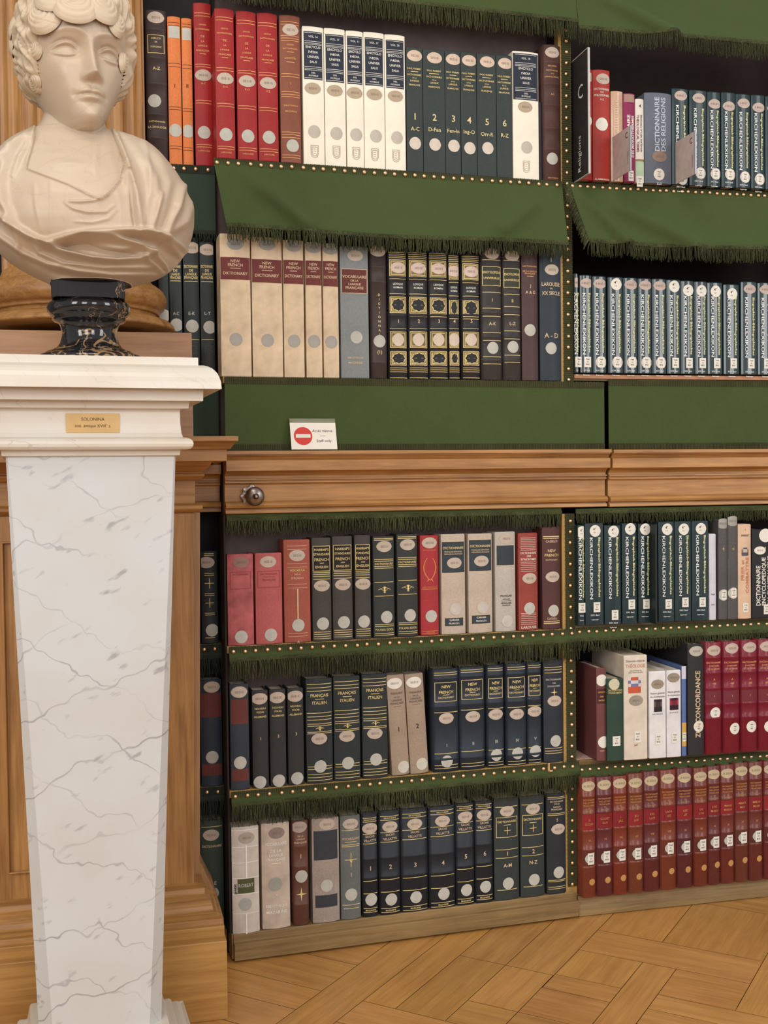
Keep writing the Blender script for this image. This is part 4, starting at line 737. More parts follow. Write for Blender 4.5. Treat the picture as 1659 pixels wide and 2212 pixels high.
book(T, DOOR, DB, Z6, 1384, 1529, 112, 'narrow black volume 5 at the right end of the bottom row', (44, 48, 52), [('L', y) for y in (140, 152, 262, 274, 758, 768, 808, 822)]+[('T', 172, 14, 'DICTIONNAIRE', LTX), ('T', 190, 14, 'DE LA', LTX, .5), ('T', 212, 14, 'LANGUE', LTX, .6), ('T', 232, 16, 'FRANÇAISE', LTX), ('T', 310, 26, '5', LTX), ('O', 1466, 378), ('D', 1470, 700)], kind='cloth')

# ================= right bookcase: real volumes, deep ones
T = (1200, 0, 3.614); RR = dict(depth=.16, real=True)
KG = (34, 52, 56); KW = mat((232, 234, 230), .4, 'paint', var=.02); KY = mat((232, 230, 170), .4, 'paint', var=.1)
book(T, WALL, -RO, Y1, 172, 286, 537, 'red philosophy dictionary behind the black religions plaque', (166, 52, 46), [('O', 240, 603), ('D', 240, 945, WHT)], kind='cloth', **RR)
book(T, WALL, -RO, Y1, 289, 425, 548, 'red philosophy dictionary K-Z right of the black plaque', (168, 54, 46), [('O', 367, 622), ('T', 702, 20, 'DICTIONNAIRE', WHT), ('T', 726, 14, 'DES', WHT, .3), ('T', 750, 20, 'PHILOSOPHIES', WHT), ('T', 782, 16, 'K-Z', WHT, .3), ('D', 357, 975, WHT, 1.1), ('T', 1405, 16, 'FLAMMARION', WHT)], kind='cloth', **RR)
book(T, WALL, -RO, Y1, 432, 526, 712, 'beige paperback in crinkled clear wrapping, behind the first white tag', (196, 160, 134), [('V', 470, 790, 1040, 'biblique', 24, -1, LTX)], kind='worn', coat=.6, var=.15, **RR)
book(T, WALL, -RO, Y1, 528, 620, 730, 'magenta dictionary of monotheisms with bold white title', (136, 36, 80), [('B', 740, 800, mat((164, 130, 120), .7, 'paper'), .9), ('V', 565, 900, 1000, 'AIRE', 26, 1, WHT), ('V', 596, 905, 1230, 'DES MONOTHÉISMES', 22, 1, WHT), ('S', 585, 1375, 46, 80)], kind='paint', **RR)
book(T, WALL, -RO, Y1, 622, 690, 772, 'thin white theology paperback with pale green band', (222, 214, 204), [('B', 1255, 1375, mat((176, 198, 166), .6, 'paper'), 1), ('B', 1245, 1262, mat((150, 120, 70), .6, 'paper'), 1), ('T', 830, 28, '4', BLK), ('V', 640, 900, 1190, 'THEOLOGICAL TERMS', 20, -1, mat((120, 60, 70), .6, 'paint')), ('V', 664, 900, 1190, 'Dictionary of Latin and Greek', 14, -1, BLK), ('S', 655, 1420, 50, 80)], kind='paint', **RR)
SB = mat((184, 192, 204), .5, 'paint')
book(T, WALL, -RO, Y1, 692, 904, 728, 'thick grey blue dictionary of religions with vertical silver title', (98, 104, 118), [('V', 783, 765, 1185, 'DICTIONNAIRE', 40, 1, SB), ('V', 832, 765, 1185, 'DES RELIGIONS', 40, 1, SB), ('O', 805, 1227, mat((146, 124, 110), .7, 'paper'), 1.05), ('D', 800, 1367, WHT, 1.0), ('S', 800, 1367, 62, 74), ('T', 1438, 24, 'EUI', SB, .3)], kind='cloth', **RR)
KO = mat((190, 172, 162), .7, 'paper'); 
def kirchen(T, zb, a, b, yt, oy, v0, v1, sy, lab, grp, topw=False, yel=None, off=-RO, disc=True, lx=.5, depth=.16, coat=.8, kname='book'):
    c = (a+b)/2; w = b-a
    els = [('O', c+4, oy, WHT if topw else KO, .92 if not topw else .82, '4 BNZ 1')] if not topw else [('D', c+4, oy, WHT, 1.0), ('T', oy-14, 24, '4°', BLK, .3), ('T', oy+12, 10, '310', BLK, .3)]
    els += [('V', c-w*.18, v0, v1, 'KIRCHENLEXIKON', 23, -1, KW, .012), ('V', c+w*.24, v0, v1-15, 'Biographisch-Bibliographisches', 19, -1, yel or KY, .018)]
    if disc: els.append(('D', c+w*.12, sy, mat((206, 196, 188), .7, 'paper'), 1.0))
    els += [('S', c+w*.12, sy, 58, 78), ('T', sy+62, 14, 'XXV. Band', KW, .55), ('T', sy+98, 10, 'Ergänzungen', KW, .6)]
    book(T, WALL, off, zb, a, b, yt, lab, KG, els, group=grp, kind='paint', rough=.3, coat=coat, depth=depth, real=True, bulge=.003)
for i, (a, b, yt, oy, v0, v1, sy) in enumerate(((907, 1035, 692, 750, 825, 1320, 1400), (1043, 1180, 705, 770, 850, 1310, 1355), (1183, 1287, 718, 815, 865, 1320, 1360), (1293, 1402, 722, 833, 875, 1330, 1365), (1405, 1520, 735, 810, 880, 1330, 1385), (1525, 1632, 742, 843, 888, 1345, 1402), (1637, 1750, 752, 850, 895, 1350, 1402))):
    kirchen(T, Y1, a, b, yt, oy, v0, v1, sy, 'dark green church lexicon volume on the upper right shelf, %s from the grey blue book' % ords(i), 'dark green lexicon volumes, upper right shelf', coat=.2)
T = (1180, 380, 3.463); GW = mat((214, 218, 176), .4, 'paint')
K2 = [(210, 241, 728), (252, 340, 740), (343, 447, 748), (460, 573, 755), (575, 680, 760), (683, 787, 765), (789, 896, 768), (899, 1003, 775), (1005, 1105, 782), (1107, 1203, 788), (1205, 1317, 795), (1325, 1442, 810), (1455, 1575, 790), (1580, 1690, 797), (1693, 1800, 800)]
for i, (a, b, yt) in enumerate(K2):
    tw = i in (3, 7, 8, 9, 10, 11)
    kirchen(T, Y2, a, b, yt, 800+i*4+(25 if i in (8, 9, 10) else 0)+(40 if i == 11 else 0), 875+i*3, 1335+i*2, 1392+i, 'glossy dark green lexicon volume on the second right shelf, %s from left' % ords(i), 'dark green lexicon volumes, second right shelf', topw=tw, off=-.012, disc=i in (2, 3, 4, 5, 6), coat=1.0)
T = (1200, 1090, 3.614)
K4 = [(173, 226, 160, 215, 150), (230, 374, 145, 205, 0), (381, 510, 160, 210, 0), (518, 636, 145, 190, 0), (645, 743, 148, 192, 0), (802, 926, 132, 192, 0), (930, 1058, 130, 192, 0), (1062, 1193, 126, 188, 0)]
for i, (a, b, yt, oy, _) in enumerate(K4):
    kirchen(T, Y4, a, b, yt, oy, 260-i*3, 742-i*5, (805, 800, 860, 778, 775, 775, 762, 760)[i], 'dark green lexicon volume below the moulding at right, %s from left' % ords(i), 'dark green lexicon volumes below the moulding', topw=True, disc=False, coat=.7)
book(T, WALL, -.05, Y4, 778, 796, 150, 'dark green lexicon volume pushed back in the gap of the row', (30, 40, 40), [], kind='paint', **RR)
book(T, WALL, -RO, Y4, 1199, 1253, 228, 'thin white pamphlet book between the lexicon and two grey books', (206, 204, 214), [('T', 700, 14, 'Publi', BLK), ('T', 780, 12, 'BNZ', INK)], kind='paint', **RR)
for i, (a, b, yt) in enumerate(((1270, 1340, 115), (1341, 1420, 108))):
    book(T, WALL, -RO, Y4, a, b, yt, 'slim dark grey book with pale label, %s of the grey pair' % ('left', 'right')[i], (84, 82, 82), [('O', (a+b)/2, 148-20*i, mat((158, 154, 146), .7, 'paper')), ('T', 300, 14, 'TALMUD', INK), ('*', 345, 30), ('D', (a+b)/2+4, 705-15*i, DISC), ('S', (a+b)/2+6, 705-15*i, 44, 76), ('T', 790, 24, '1', INK)], group='slim grey pair', kind='cloth', **RR)
OR = mat((196, 128, 96), .6, 'paint')
book(T, WALL, -RO, Y4, 1423, 1526, 152, 'peach coloured paperback with orange vertical title and tiny picture', (216, 184, 156), [('T', 195, 14, '4', INK, .3), ('T', 240, 18, '3000257', BLK, .6), ('I', 1447, 1500, 335, 398, ((90, 80, 90), (150, 100, 90), (190, 180, 170))), ('V', 1455, 430, 590, 'PRIER et', 26, 1, OR), ('V', 1490, 410, 690, 'COMBATTRE', 28, 1, OR), ('S', 1478, 803, 48, 76)], kind='paint', **RR)
book(T, WALL, -RO, Y4, 1532, 1720, 190, 'thick black encyclopaedic dictionary with bold white vertical title', (36, 36, 40), [('D', 1628, 240, WHT, 1.2), ('O', 1588, 357, WHT, .8), ('T', 345, 40, '1', KY), ('V', 1575, 475, 785, 'DICTIONNAIRE', 34, 1, WHT), ('V', 1617, 410, 785, 'ENCYCLOPEDIQUE', 34, 1, WHT), ('V', 1658, 400, 785, 'DU CHRISTIANISME', 34, 1, WHT), ('S', 1640, 815, 60, 80)], kind='paint', **RR)
T = (1200, 1370, 3.614); RO5 = -.045
book(T, WALL, RO5+.012, Y5, 318, 398, 262, 'maroon book at the left end showing its whole left cover', (112, 66, 66), [('D', 357, 358, WHT, 1.0), ('B', 425, 540, mat((70, 40, 36), .6, 'paint'), .92), ('T', 450, 14, 'LEXIKON', G2, .7), ('T', 485, 14, 'DER', G2, .5), ('T', 515, 14, 'PATRO', G2, .6), ('D', 372, 840, WHT, 1.0), ('T', 908, 12, 'PARIS', LTX)], kind='cloth', depth=.13, real=True)
book(T, WALL, RO5+.004, Y5, 400, 532, 345, 'dark green theology book with gilt lines beside the maroon one', (48, 70, 60), [('D', 452, 388, mat((206, 200, 170), .7, 'paper'), .95), ('T', 435, 16, 'DICTION THEOL'), ('T', 455, 16, 'FONDAMENT'), ('S', 470, 830, 66, 76)], kind='cloth', depth=.14, real=True)
book(T, WALL, RO5, Y5, 533, 716, 163, 'thick cream theology paperback with colourful cover picture', (216, 204, 188), [('T', 210, 20, 'Dictionnaire critique de', INK, .8), ('T', 243, 34, 'THÉOLOGIE', mat((196, 150, 130), .6, 'paint'), .86), ('T', 282, 14, 'sous la direction de', INK, .5), ('T', 298, 14, 'Jean-Yves Lacoste', INK, .7), ('I', 566, 664, 335, 458, ((196, 90, 60), (220, 200, 190), (120, 120, 160), (206, 206, 210))), ('O', 627, 517, mat((152, 142, 128), .7, 'paper'), 1.0), ('S', 640, 800, 58, 90), ('T', 865, 18, 'puf', mat((170, 60, 60), .6, 'paint'))], kind='paint', depth=.19, real=True, bulge=.001)
book(T, WALL, RO5-.002, Y5, 730, 862, 288, 'white church history paperback with small black picture', (224, 222, 222), [('O', 795, 390, mat((152, 138, 120), .7, 'paper'), .9), ('T', 462, 18, 'Histoire générale', INK), ('T', 486, 18, 'du christianisme', INK), ('I', 767, 830, 508, 605, ((40, 36, 40), (110, 80, 80), (60, 50, 60))), ('T', 622, 12, 'DES ORIGINES', INK, .6), ('S', 802, 820, 56, 84)], group='white church history pair', kind='paint', bulge=.001, **RR)
book(T, WALL, RO5-.002, Y5, 866, 979, 280, 'white church history paperback with small red and black picture', (222, 220, 222), [('O', 920, 338, mat((152, 138, 120), .7, 'paper'), .9), ('T', 450, 18, 'Histoire générale', INK), ('T', 474, 18, 'du christianisme', INK), ('I', 890, 958, 498, 590, ((50, 26, 36), (160, 60, 76), (120, 40, 56))), ('T', 610, 12, 'DU XVI SIECLE', INK, .6), ('S', 930, 806, 56, 84)], group='white church history pair', kind='paint', bulge=.001, **RR)
book(T, WALL, RO5, Y5, 984, 1022, 250, 'thin blue paperback with orange foot between white and black books', (92, 112, 160), [('B', 250, 350, mat((206, 206, 216), .6, 'paper'), 1), ('B', 690, 875, mat((206, 160, 80), .6, 'paper'), 1), ('S', 1012, 800, 34, 72)], kind='paint', depth=.2, real=True)
book(T, WALL, RO5, Y5, 1030, 1158, 75, 'black concordance with tall pale vertical title', (46, 46, 48), [('O', 1093, 130, mat((176, 172, 160), .7, 'paper')), ('V', 1103, 285, 805, 'ZUR CONCORDANCE', 44, 1, LTX), ('D', 1112, 716, WHT, 1.0), ('S', 1112, 716, 62, 72)], kind='cloth', **RR)
for i, (a, b, oy, dy, dx_) in enumerate(((1166, 1296, 125, 612, 1242), (1306, 1436, 108, 733, 1393), (1447, 1575, 100, 717, 1523), (1580, 1705, 92, 716, 1660))):
    c = (a+b)/2; dk = mat((110, 44, 52), .5, 'paint')
    book(T, WALL, RO5, Y5, a, b, 60-i*8, 'crimson leather volume with ribbed spine on the fifth right shelf, %s from left' % ords(i), (122, 28, 46), [('O', c, oy, mat((186, 168, 156), .7, 'paper')), ('T', 220-i*3, 16, 'DICTIONNAIRE', G2), ('T', 245-i*3, 14, "D'HISTOIRE", G2, .7), ('T', 270-i*3, 14, 'ET DE GEOGR.', G2, .8), ('T', 350-i*3, 20, 'A', G2), ('T', 382-i*3, 16, 'ABE', G2, .4), ('B', 440-i*5, 540-i*5, dk, .96), ('T', 480-i*4, 20, 'I', G2), ('D', dx_, dy, WHT, 1.0), ('S', dx_, dy, 46, 66)], group='crimson leather volumes', bands=(180-i*4, 300-i*5, 420-i*6, 545-i*6, 655-i*7), coat=.2, **RR)
T = (1200, 1620, 3.614); MD = mat((190, 140, 84), .5, 'paint')
LB = [(204, 313, 212, 280), (317, 445, 205, 268), (448, 559, 200, 258), (567, 684, 180, 253), (686, 810, 163, 237), (816, 941, 152, 220), (946, 1068, 137, 213), (1078, 1187, 135, 205), (1189, 1284, 122, 188), (1289, 1394, 112, 180), (1401, 1503, 97, 162), (1509, 1617, 90, 155), (1625, 1730, 80, 148)]
RNG = ['G GODEN', 'GODET GUY', 'I JAZ', 'JEU JUX', 'KIO LATI', 'LATR LEZ', 'LEZ LIT', 'LIV LYO', 'LYO MARO', 'MANGE MARRONS', 'MARTI MIO', 'MIRAN MOIN', 'MON NOT']
ROM = ['VI', 'VI', 'VII', 'VII', 'VIII', 'VIII', 'IX', 'IX', 'X', 'X', 'XI', 'XI', 'XII']
hue = [(120, 57, 42), (98, 44, 46), (124, 53, 40), (117, 60, 44), (98, 44, 44), (122, 58, 42), (96, 44, 47), (116, 53, 40), (102, 48, 46), (111, 50, 44), (110, 58, 47), (107, 50, 44), (110, 46, 44)]
for i, (a, b, yt, oy) in enumerate(LB):
    c = (a+b)/2; d = -(oy-280)*-1; f_ = i/12; r1, r2 = RNG[i].split()
    bands = [yt+145+y for y in (0, 140, 280, 425, 562)] if True else []
    bands = [oy+80-6*f_*2, oy+215-20*f_, oy+353-36*f_, oy+497-50*f_, oy+635-64*f_]
    ttl = mat((128, 32, 38) if i % 3 else (138, 36, 40), .5, 'paint'); lbc = mat(tuple(int(v*.82) for v in hue[i]), .5, 'paint')
    els = [('O', c-5, oy, mat((190, 172, 140), .7, 'paper'), .95, 'A.30310')]
    for q, s in enumerate(('DICTIONNAIRE', 'DES LETTRES', 'FRANCAISES', 'ET', 'DES ARTS')): els.append(('T', bands[0]+28+22*q, 14, s, MD, .8))
    els += [('B', bands[1]+6, bands[2]-6, ttl, .98), ('T', bands[1]+50, 20, r1, MD, .55), ('T', bands[1]+82, 20, r2, MD, .6), ('T', bands[2]+72, 20, ROM[i], MD, .35), ('B', bands[3]+6, bands[4]-6, lbc, .98),
            ('D', c+2, (bands[3]+bands[4])/2, DISC, .8), ('S', c+14, (bands[3]+bands[4])/2, 56, 92), ('D', c+22, bands[4]+112, MD, .55), ]
    book(T, WALL, -.03, Y6, a, b, yt, 'red brown leather volume with white call label, bottom right shelf, %s from left' % ords(i), hue[i], els, group='red brown leather volumes, bottom right shelf', bands=bands, coat=.25, rough=.4, **RR)
# ---------------- plaques and signs
CLEAR, nt_, b_ = nmat('clear_acrylic'); b_.inputs['Transmission Weight'].default_value = .85; b_.inputs['Roughness'].default_value = .08; b_.inputs['IOR'].default_value = 1.2; b_.inputs['Base Color'].default_value = (.8, .82, .8, 1)
PLB = mat((46, 44, 46), .4, 'paint'); TGP = mat((196, 178, 172), .5, 'paper')
x0 = wx(1241, 250); za, zb_ = WALL.at(1238, 132)[1], WALL.at(1236, 393)[1]
pq = empty('section_plaque', (x0, 0, zb_), 0, 'tall black plaque lettered C Religions projecting from the shelf end', 'plaque')
MB().box(-.0015, .0015, -.086, .03, 0, za-zb_).build('plate', PLB, pq)
m = MB()
for q in ((-.0025, .0025, -.088, -.085, -.001, za-zb_+.001), (-.0025, .0025, -.086, .03, -.002, .0), (-.0025, .0025, -.086, .03, za-zb_, za-zb_+.002)): m.box(*q)
m.build('clear_edge', mat((190, 190, 190), .2, 'acrylic'), pq)
def side_text(s, y, z, h, rot, length=None):
    v, f = text2d(s, .0); v = v.copy(); v *= h/np.ptp(text2d('E', .0)[0][:, 1])
    if length: v[:, 0] *= length/np.ptp(v[:, 0])
    if rot: v = np.stack([-v[:, 1], v[:, 0]], 1)
    return [(-.0019, y-a, z+b) for a, b in v], f
m = MB(); H_ = za-zb_
v, f = side_text('C', -.041, H_*.70, .032, 0); m.add([(x, y, z) for x, y, z in v], f)
v, f = side_text('Religions', -.035, H_*.20, .016, 1, .085); m.add(v, f); m.build('lettering', WHT, pq)
for (xa, ya, yb, xb, yc, yd, lab) in ((1315, 303, 403, 1358, 281, 387, 'small pale C tag standing out before the wrapped beige paperback'), (1450, 314, 412, 1495, 288, 390, 'small pale C tag standing out before the first lexicon volume')):
    x_ = wx(xa, 350); zt_, zb2 = WALL.at(xa, ya)[1], WALL.at(xa, yb)[1]; L_ = .118
    t_ = empty('shelf_tag', (x_, 0, Y1), 0, lab, 'tag', 'small pale section tags'); hh = zt_-Y1
    MB().box(-.001, .001, -L_, .010, .002, hh).build('card', TGP, t_); MB().box(-.0022, .0022, -L_-.004, -L_, .002, hh).build('clear_edge', mat((150, 152, 160), .15, 'acrylic'), t_)
    MB().box(-.001, .014, -.0, .010, .0006, .002).build('foot', mat((190, 190, 190), .2, 'acrylic'), t_)
    m = MB(); v, f = text2d('C', 0); v = v*.014/.7; m.add([(-.0014, -L_+.016-a, hh-.018+b) for a, b in v], f); v, f = text2d('__________', 0); v = v*.006
    for q in (0, .004): m.box(-.0014, -.0012, -L_+.008+q, -L_+.0085+q, .02, .05)
    m.build('lettering', BLK, t_)
# staff only sign leaning on the cloth panel
sb = DOOR.at(630, 970, .029); st_ = DOOR.at(621, 903, .008); sr = DOOR.at(729, 970, .029); WS = sr[0]-sb[0]; HS = math.hypot(st_[1]-sb[1], .020)
sg = empty('staff_sign', DOOR.P(sb[0], ZB+.0025, .029), DOOR.th, 'small white acrylic staff only sign with red no entry disc', 'sign')
ang = -math.asin(min(.9, .020/HS)); sg.rotation_euler = (ang, 0, DOOR.th)
MB().box(0, WS, 0, .0018, 0, HS*.86).build('card', mat((234, 228, 216), .4, 'paper', var=.02), sg); MB().box(0, WS, .0, .0022, HS*.86, HS).build('clear_top', mat((128, 132, 108), .15, 'acrylic'), sg)
m = MB(); n = 40; cx_, cz_, r_ = WS*.27, HS*.43, HS*.29; m.add([(cx_, -.0004, cz_)]+[(cx_+r_*math.cos(2*math.pi*i/n), -.0004, cz_+r_*math.sin(2*math.pi*i/n)) for i in range(n)], [(0, i+1, (i+1) % n+1) for i in range(n)])
m.build('no_entry_disc', mat((206, 62, 54), .5, 'paint', var=.02), sg)
MB().box(cx_-r_*.8, cx_+r_*.8, -.0008, -.0005, cz_-r_*.2, cz_+r_*.2).build('no_entry_bar', WHT, sg)
m = MB(); fl = lambda x: 0
put_text(m, 'Accès réservé', WS*.70, HS*.60, .0064, WS*.44, fl, .0005, bold=0); put_text(m, 'Staff only', WS*.72, HS*.26, .0064, WS*.33, fl, .0005, bold=0); m.box(WS*.64, WS*.76, -.0006, -.0003, HS*.43, HS*.437)
m.build('lettering', mat((90, 70, 90), .6, 'paint'), sg)
# ------------------------------------------------------------------ marble pedestal
MARB = marble('white_marble', (201, 203, 204), (124, 124, 130), scale=4.6, width=.0065, warm=(196, 194, 190), rough=.32, patch=True)
MARB2 = marble('cornice_marble', (214, 208, 198), (168, 160, 152), scale=4.0, width=.004, warm=(208, 197, 180), rough=.28)
PC = -.555; pcX = onY(201, 900, -.74)[0]-.0105
ped = empty('marble_pedestal', (pcX, PC, 0), math.radians(4.0), 'tall tapering white marble pedestal with veined shaft and moulded cornice', 'pedestal')
def lev(py, half):
    hd = .183-(280-half)*.00074; Yf = PC-hd; hx = half*(Yf+D)/F*.955; return hx, hd, float(onY(201, py, Yf)[2])
def ploft(rows, name, mt, ch=0, **k):
    m = MB(); R = []
    for r in rows:
        hx, hd, z = lev(r[0], r[1]); c = r[2] if len(r) > 2 else ch; c = max(c, .0004)
        R.append([(-hx, hd, z), (-hx, -hd+c, z), (-hx+c, -hd, z), (hx-c, -hd, z), (hx, -hd+c, z), (hx, hd, z)])
    m.rings(list(reversed(R))); return m.build(name, mt, ped, **k)
ptop = lev(768, 232)[2]
ov = [(785+0, 244), (787, 252), (791, 261), (796, 267), (803, 273), (812, 277), (822, 280), (836, 281)]
ploft([(768, 232), (785, 232)]+ov+[(837, 281), (837.3, 242), (864, 241), (864.3, 236), (866, 212), (881, 210), (883, 200), (884, 192), (890, 191.5), (915, 192), (935, 194), (944, 197), (945.5, 206), (948, 213), (953, 218), (959, 219.5), (965, 218), (970, 213), (972, 206), (972.5, 191), (984, 190), (985.5, 186)], 'cornice', MARB2, bevel=.0012)
sh = []
for i in range(13):
    t = i/12; sh.append((985+(2250-985)*t, 181+(133-181)*t, .003+.020*t))
ploft(sh, 'shaft', MARB)
ploft([(2240, 143), (2243, 149), (2250, 153), (2268, 157), (2285, 160), (2295, 166), (2302, 178), (2311, 184), (2326, 187), (2331, 200), (2345, 212), (2352, 214), (2353, 222), (2430, 222)], 'base', MARB2, bevel=.0012)
# extend the base to the floor
hx, hd, z = lev(2430, 222); MB().box(-hx, hx, -hd, hd, 0, z+.002).build('plinth', MARB2, ped)
# name plate
hx, hd, z = lev(914, 192); k = (PC-hd+D)/F
a = (148-201)*k; b = (257-201)*k; z0, z1 = float(onY(201, 935, PC-hd)[2]), float(onY(201, 893, PC-hd)[2])
npl = MB().box(a, b, -hd-.0025, -hd+.001, z0, z1).build('name_plate', mat((206, 170, 110), .35, 'brass_plate', var=.05), ped, bevel=.0006)
m = MB(); fl = lambda x: -hd-.0026; cx_ = (a+b)/2
put_text(m, 'SOLONINA', cx_, z0+(z1-z0)*.70, .0050, .05, fl, .0003, bold=0); put_text(m, 'imit. antique XVIII° s.', cx_, z0+(z1-z0)*.34, .0046, .066, fl, .0003, bold=0)
m.build('lettering', mat((92, 70, 40), .6, 'paint'), npl)

# ------------------------------------------------------------------ the bust
YB = PC; bs = (YB+D)/F*.938          # metres per pixel at the bust's axis
bust = empty('marble_bust', (pcX, YB, ptop), 0, 'pale marble bust of a draped woman with waved hair on a round black marble foot', 'bust')
BO = np.array([pcX, YB, ptop])
SKIN = marble('bust_marble', (200, 183, 162), (182, 160, 136), scale=5.0, width=.006, warm=(189, 167, 143), rough=.38, sss=.12)
SKINH = marble('bust_marble_hair', (206, 189, 165), (186, 164, 136), scale=6.0, width=.01, warm=(196, 174, 146), rough=.42, sss=.1)
# foot
BLKM, nt_, b_ = nmat('black_gold_marble')
tc = N(nt_, 'ShaderNodeTexCoord'); L_ = nt_.links
n1 = N(nt_, 'ShaderNodeTexNoise', Scale=26.0, Detail=5.0, Distortion=1.0); L_.new(tc.outputs['Object'], n1.inputs['Vector'])
s1 = N(nt_, 'ShaderNodeMath', operation='SUBTRACT'); L_.new(n1.outputs['Fac'], s1.inputs[0]); s1.inputs[1].default_value = .5
ab = N(nt_, 'ShaderNodeMath', operation='ABSOLUTE'); L_.new(s1.outputs[0], ab.inputs[0])
n2 = N(nt_, 'ShaderNodeTexNoise', Scale=9.0, Detail=2.0); L_.new(tc.outputs['Object'], n2.inputs['Vector'])
th_ = N(nt_, 'ShaderNodeMapRange'); th_.inputs['From Min'].default_value = .42; th_.inputs['From Max'].default_value = .68; th_.inputs['To Min'].default_value = 0; th_.inputs['To Max'].default_value = .05; L_.new(n2.outputs['Fac'], th_.inputs['Value'])
lt = N(nt_, 'ShaderNodeMath', operation='LESS_THAN'); L_.new(ab.outputs[0], lt.inputs[0]); L_.new(th_.outputs[0], lt.inputs[1])
mx = N(nt_, 'ShaderNodeMix'); mx.data_type = 'RGBA'; L_.new(lt.outputs[0], mx.inputs[0]); mx.inputs[6].default_value = (*lin((26, 25, 28)), 1); mx.inputs[7].default_value = (*lin((150, 118, 84)), 1)
L_.new(mx.outputs[2], b_.inputs['Base Color']); b_.inputs['Roughness'].default_value = .10; b_.inputs['Coat Weight'].default_value = .5
fx = onY(193, 700, YB)[0]-pcX
fz = lambda y: float(onY(193, y, YB)[2])-ptop
zb0 = 0.0; zt0 = fz(616)
def fzz(y): return zt0*(768-y)/(768-616)
pr = [(116, 768), (118, 764), (117, 757), (110, 752), (104, 750), (98, 748), (94, 745), (84, 742), (72, 737), (64, 728), (60, 716), (60, 706), (63, 695), (68, 689), (76, 687), (80, 684), (80, 677), (84, 675), (89, 669), (91, 662), (89, 655), (83, 650), (78, 648)]
MB().lathe([(r_*bs, fzz(y_)) for r_, y_ in pr], fx, 0, 72).build('black_foot', BLKM, bust, smooth=True)
hb = 78*bs; m = MB(); m.rings([[(fx+sx*(hb-c_), sy*(hb-d_), z) for sx, sy, c_, d_ in ((-1, 1, 0, .012), (-1, -1, 0, .012), (-1, -1, .012, 0), (1, -1, .012, 0), (1, -1, 0, .012), (1, 1, 0, .012), (1, 1, .012, 0), (-1, 1, .012, 0))] for z in (fzz(649), fzz(614))])
m.build('foot_block', BLKM, bust, bevel=.001)

# silhouettes of neck, shoulders and torso, read row by row: y: (left, right, front depth, back depth)
ROWS = np.array([[195, 102, 224, .050, .060], [225, 100, 225, .048, .058], [250, 94, 226, .048, .058], [268, 88, 227, .050, .062], [282, 80, 236, .050, .066], [292, 62, 266, .054, .07], [300, 44, 300, .060, .075], [310, 27, 322, .068, .08], [325, 8, 340, .078, .085],
    [345, -8, 356, .092, .09], [370, -22, 376, .108, .092], [400, -32, 394, .122, .095], [430, -38, 410, .134, .095], [460, -40, 416, .146, .092], [485, -38, 416, .150, .088], [510, -30, 411, .150, .08], [535, -14, 401, .147, .074], [555, 2, 390, .140, .068], [575, 26, 374, .128, .06], [592, 56, 352, .112, .052], [604, 80, 328, .096, .045], [612, 100, 300, .082, .04], [618, 116, 274, .07, .036]])
def rowf(y):
    return [np.interp(y, ROWS[:, 0], ROWS[:, c]) for c in range(1, 5)]
def smoothrows():
    ys = np.linspace(195, 618, 200); A = np.array([rowf(y) for y in ys]); k = np.ones(7)/7
    B = np.array([np.convolve(np.pad(A[:, c], 3, mode='edge'), k, 'valid') for c in range(4)]).T
    return ys, B
YS, RB_ = smoothrows()
RIDGES = [  # polylines in photo pixels, height, width in px
 ([(240,290),(258,325),(275,370),(290,420),(298,465),(303,505)], .012, 13), ([(262,292),(300,335),(330,385),(338,430),(318,505)], .008, 14), ([(285,297),(335,345),(362,395),(352,450),(338,505)], .006, 13),
 ([(312,308),(350,350),(392,400)], .007, 14), ([(392,402),(380,450),(352,510)], .013, 11), ([(412,440),(400,480),(352,512)], .008, 12), ([(305,300),(318,360),(322,420),(310,480)], .003, 7), ([(250,292),(268,345),(283,395)], .006,5), ([(345,420),(335,460),(325,500)], .006, 6),
 ([(100,528),(150,515),(210,507),(280,504),(330,510),(365,525),(396,545)], .026, 11), ([(120,532),(180,514),(240,516),(290,530),(320,545),(348,575),(360,598)], .017, 8), ([(330,512),(360,535),(390,560)], .010, 8),
 ([(-10,455),(20,482),(60,508),(105,532),(150,550),(200,562),(250,566),(300,560),(330,545)], .021, 9), ([(-30,480),(10,515),(60,552),(110,575),(170,590),(240,598),(340,597)], .016, 9), ([(0,520),(60,570),(110,600),(170,612)], .008, 12),
 ([(60,505),(90,550),(140,572),(220,582),(320,580)], .010, 7), ([(300,552),(325,572),(350,596)], .010, 7), ([(20,470),(40,515),(50,545)], .006, 6), ([(200,536),(260,540),(300,534)], .005, 8),
 ([(85,283),(45,308),(20,345),(6,395),(10,440),(30,485)], .015, 12), ([(60,292),(20,325),(-5,370),(-12,420),(0,465)], .010, 9), ([(70,300),(45,340),(30,380)], .006, 7), ([(30,318),(-8,370),(-28,430)], .009, 9),
 ([(62,362),(100,376),(145,393),(185,412),(216,428),(240,408),(258,386),(273,367)], .0045, 5), ([(145,436),(175,437),(205,434),(235,420)], .0035, 4), ([(143,440),(160,452),(190,460),(228,459),(245,445)], .003, 4), ([(165,480),(200,482),(232,474),(250,455)], .0022, 4),
 ([(275,372),(283,420),(288,470),(292,500)], -.008, 6), ([(120,542),(180,532),(240,545),(300,556)], -.008, 9), ([(110,385),(112,440),(108,500)], .0012, 4), ([(75,400),(80,450),(90,500)], .0015, 5), ([(150,400),(140,450),(145,500)], .001, 4), ([(255,420),(262,460),(262,500)], .0015, 5)]
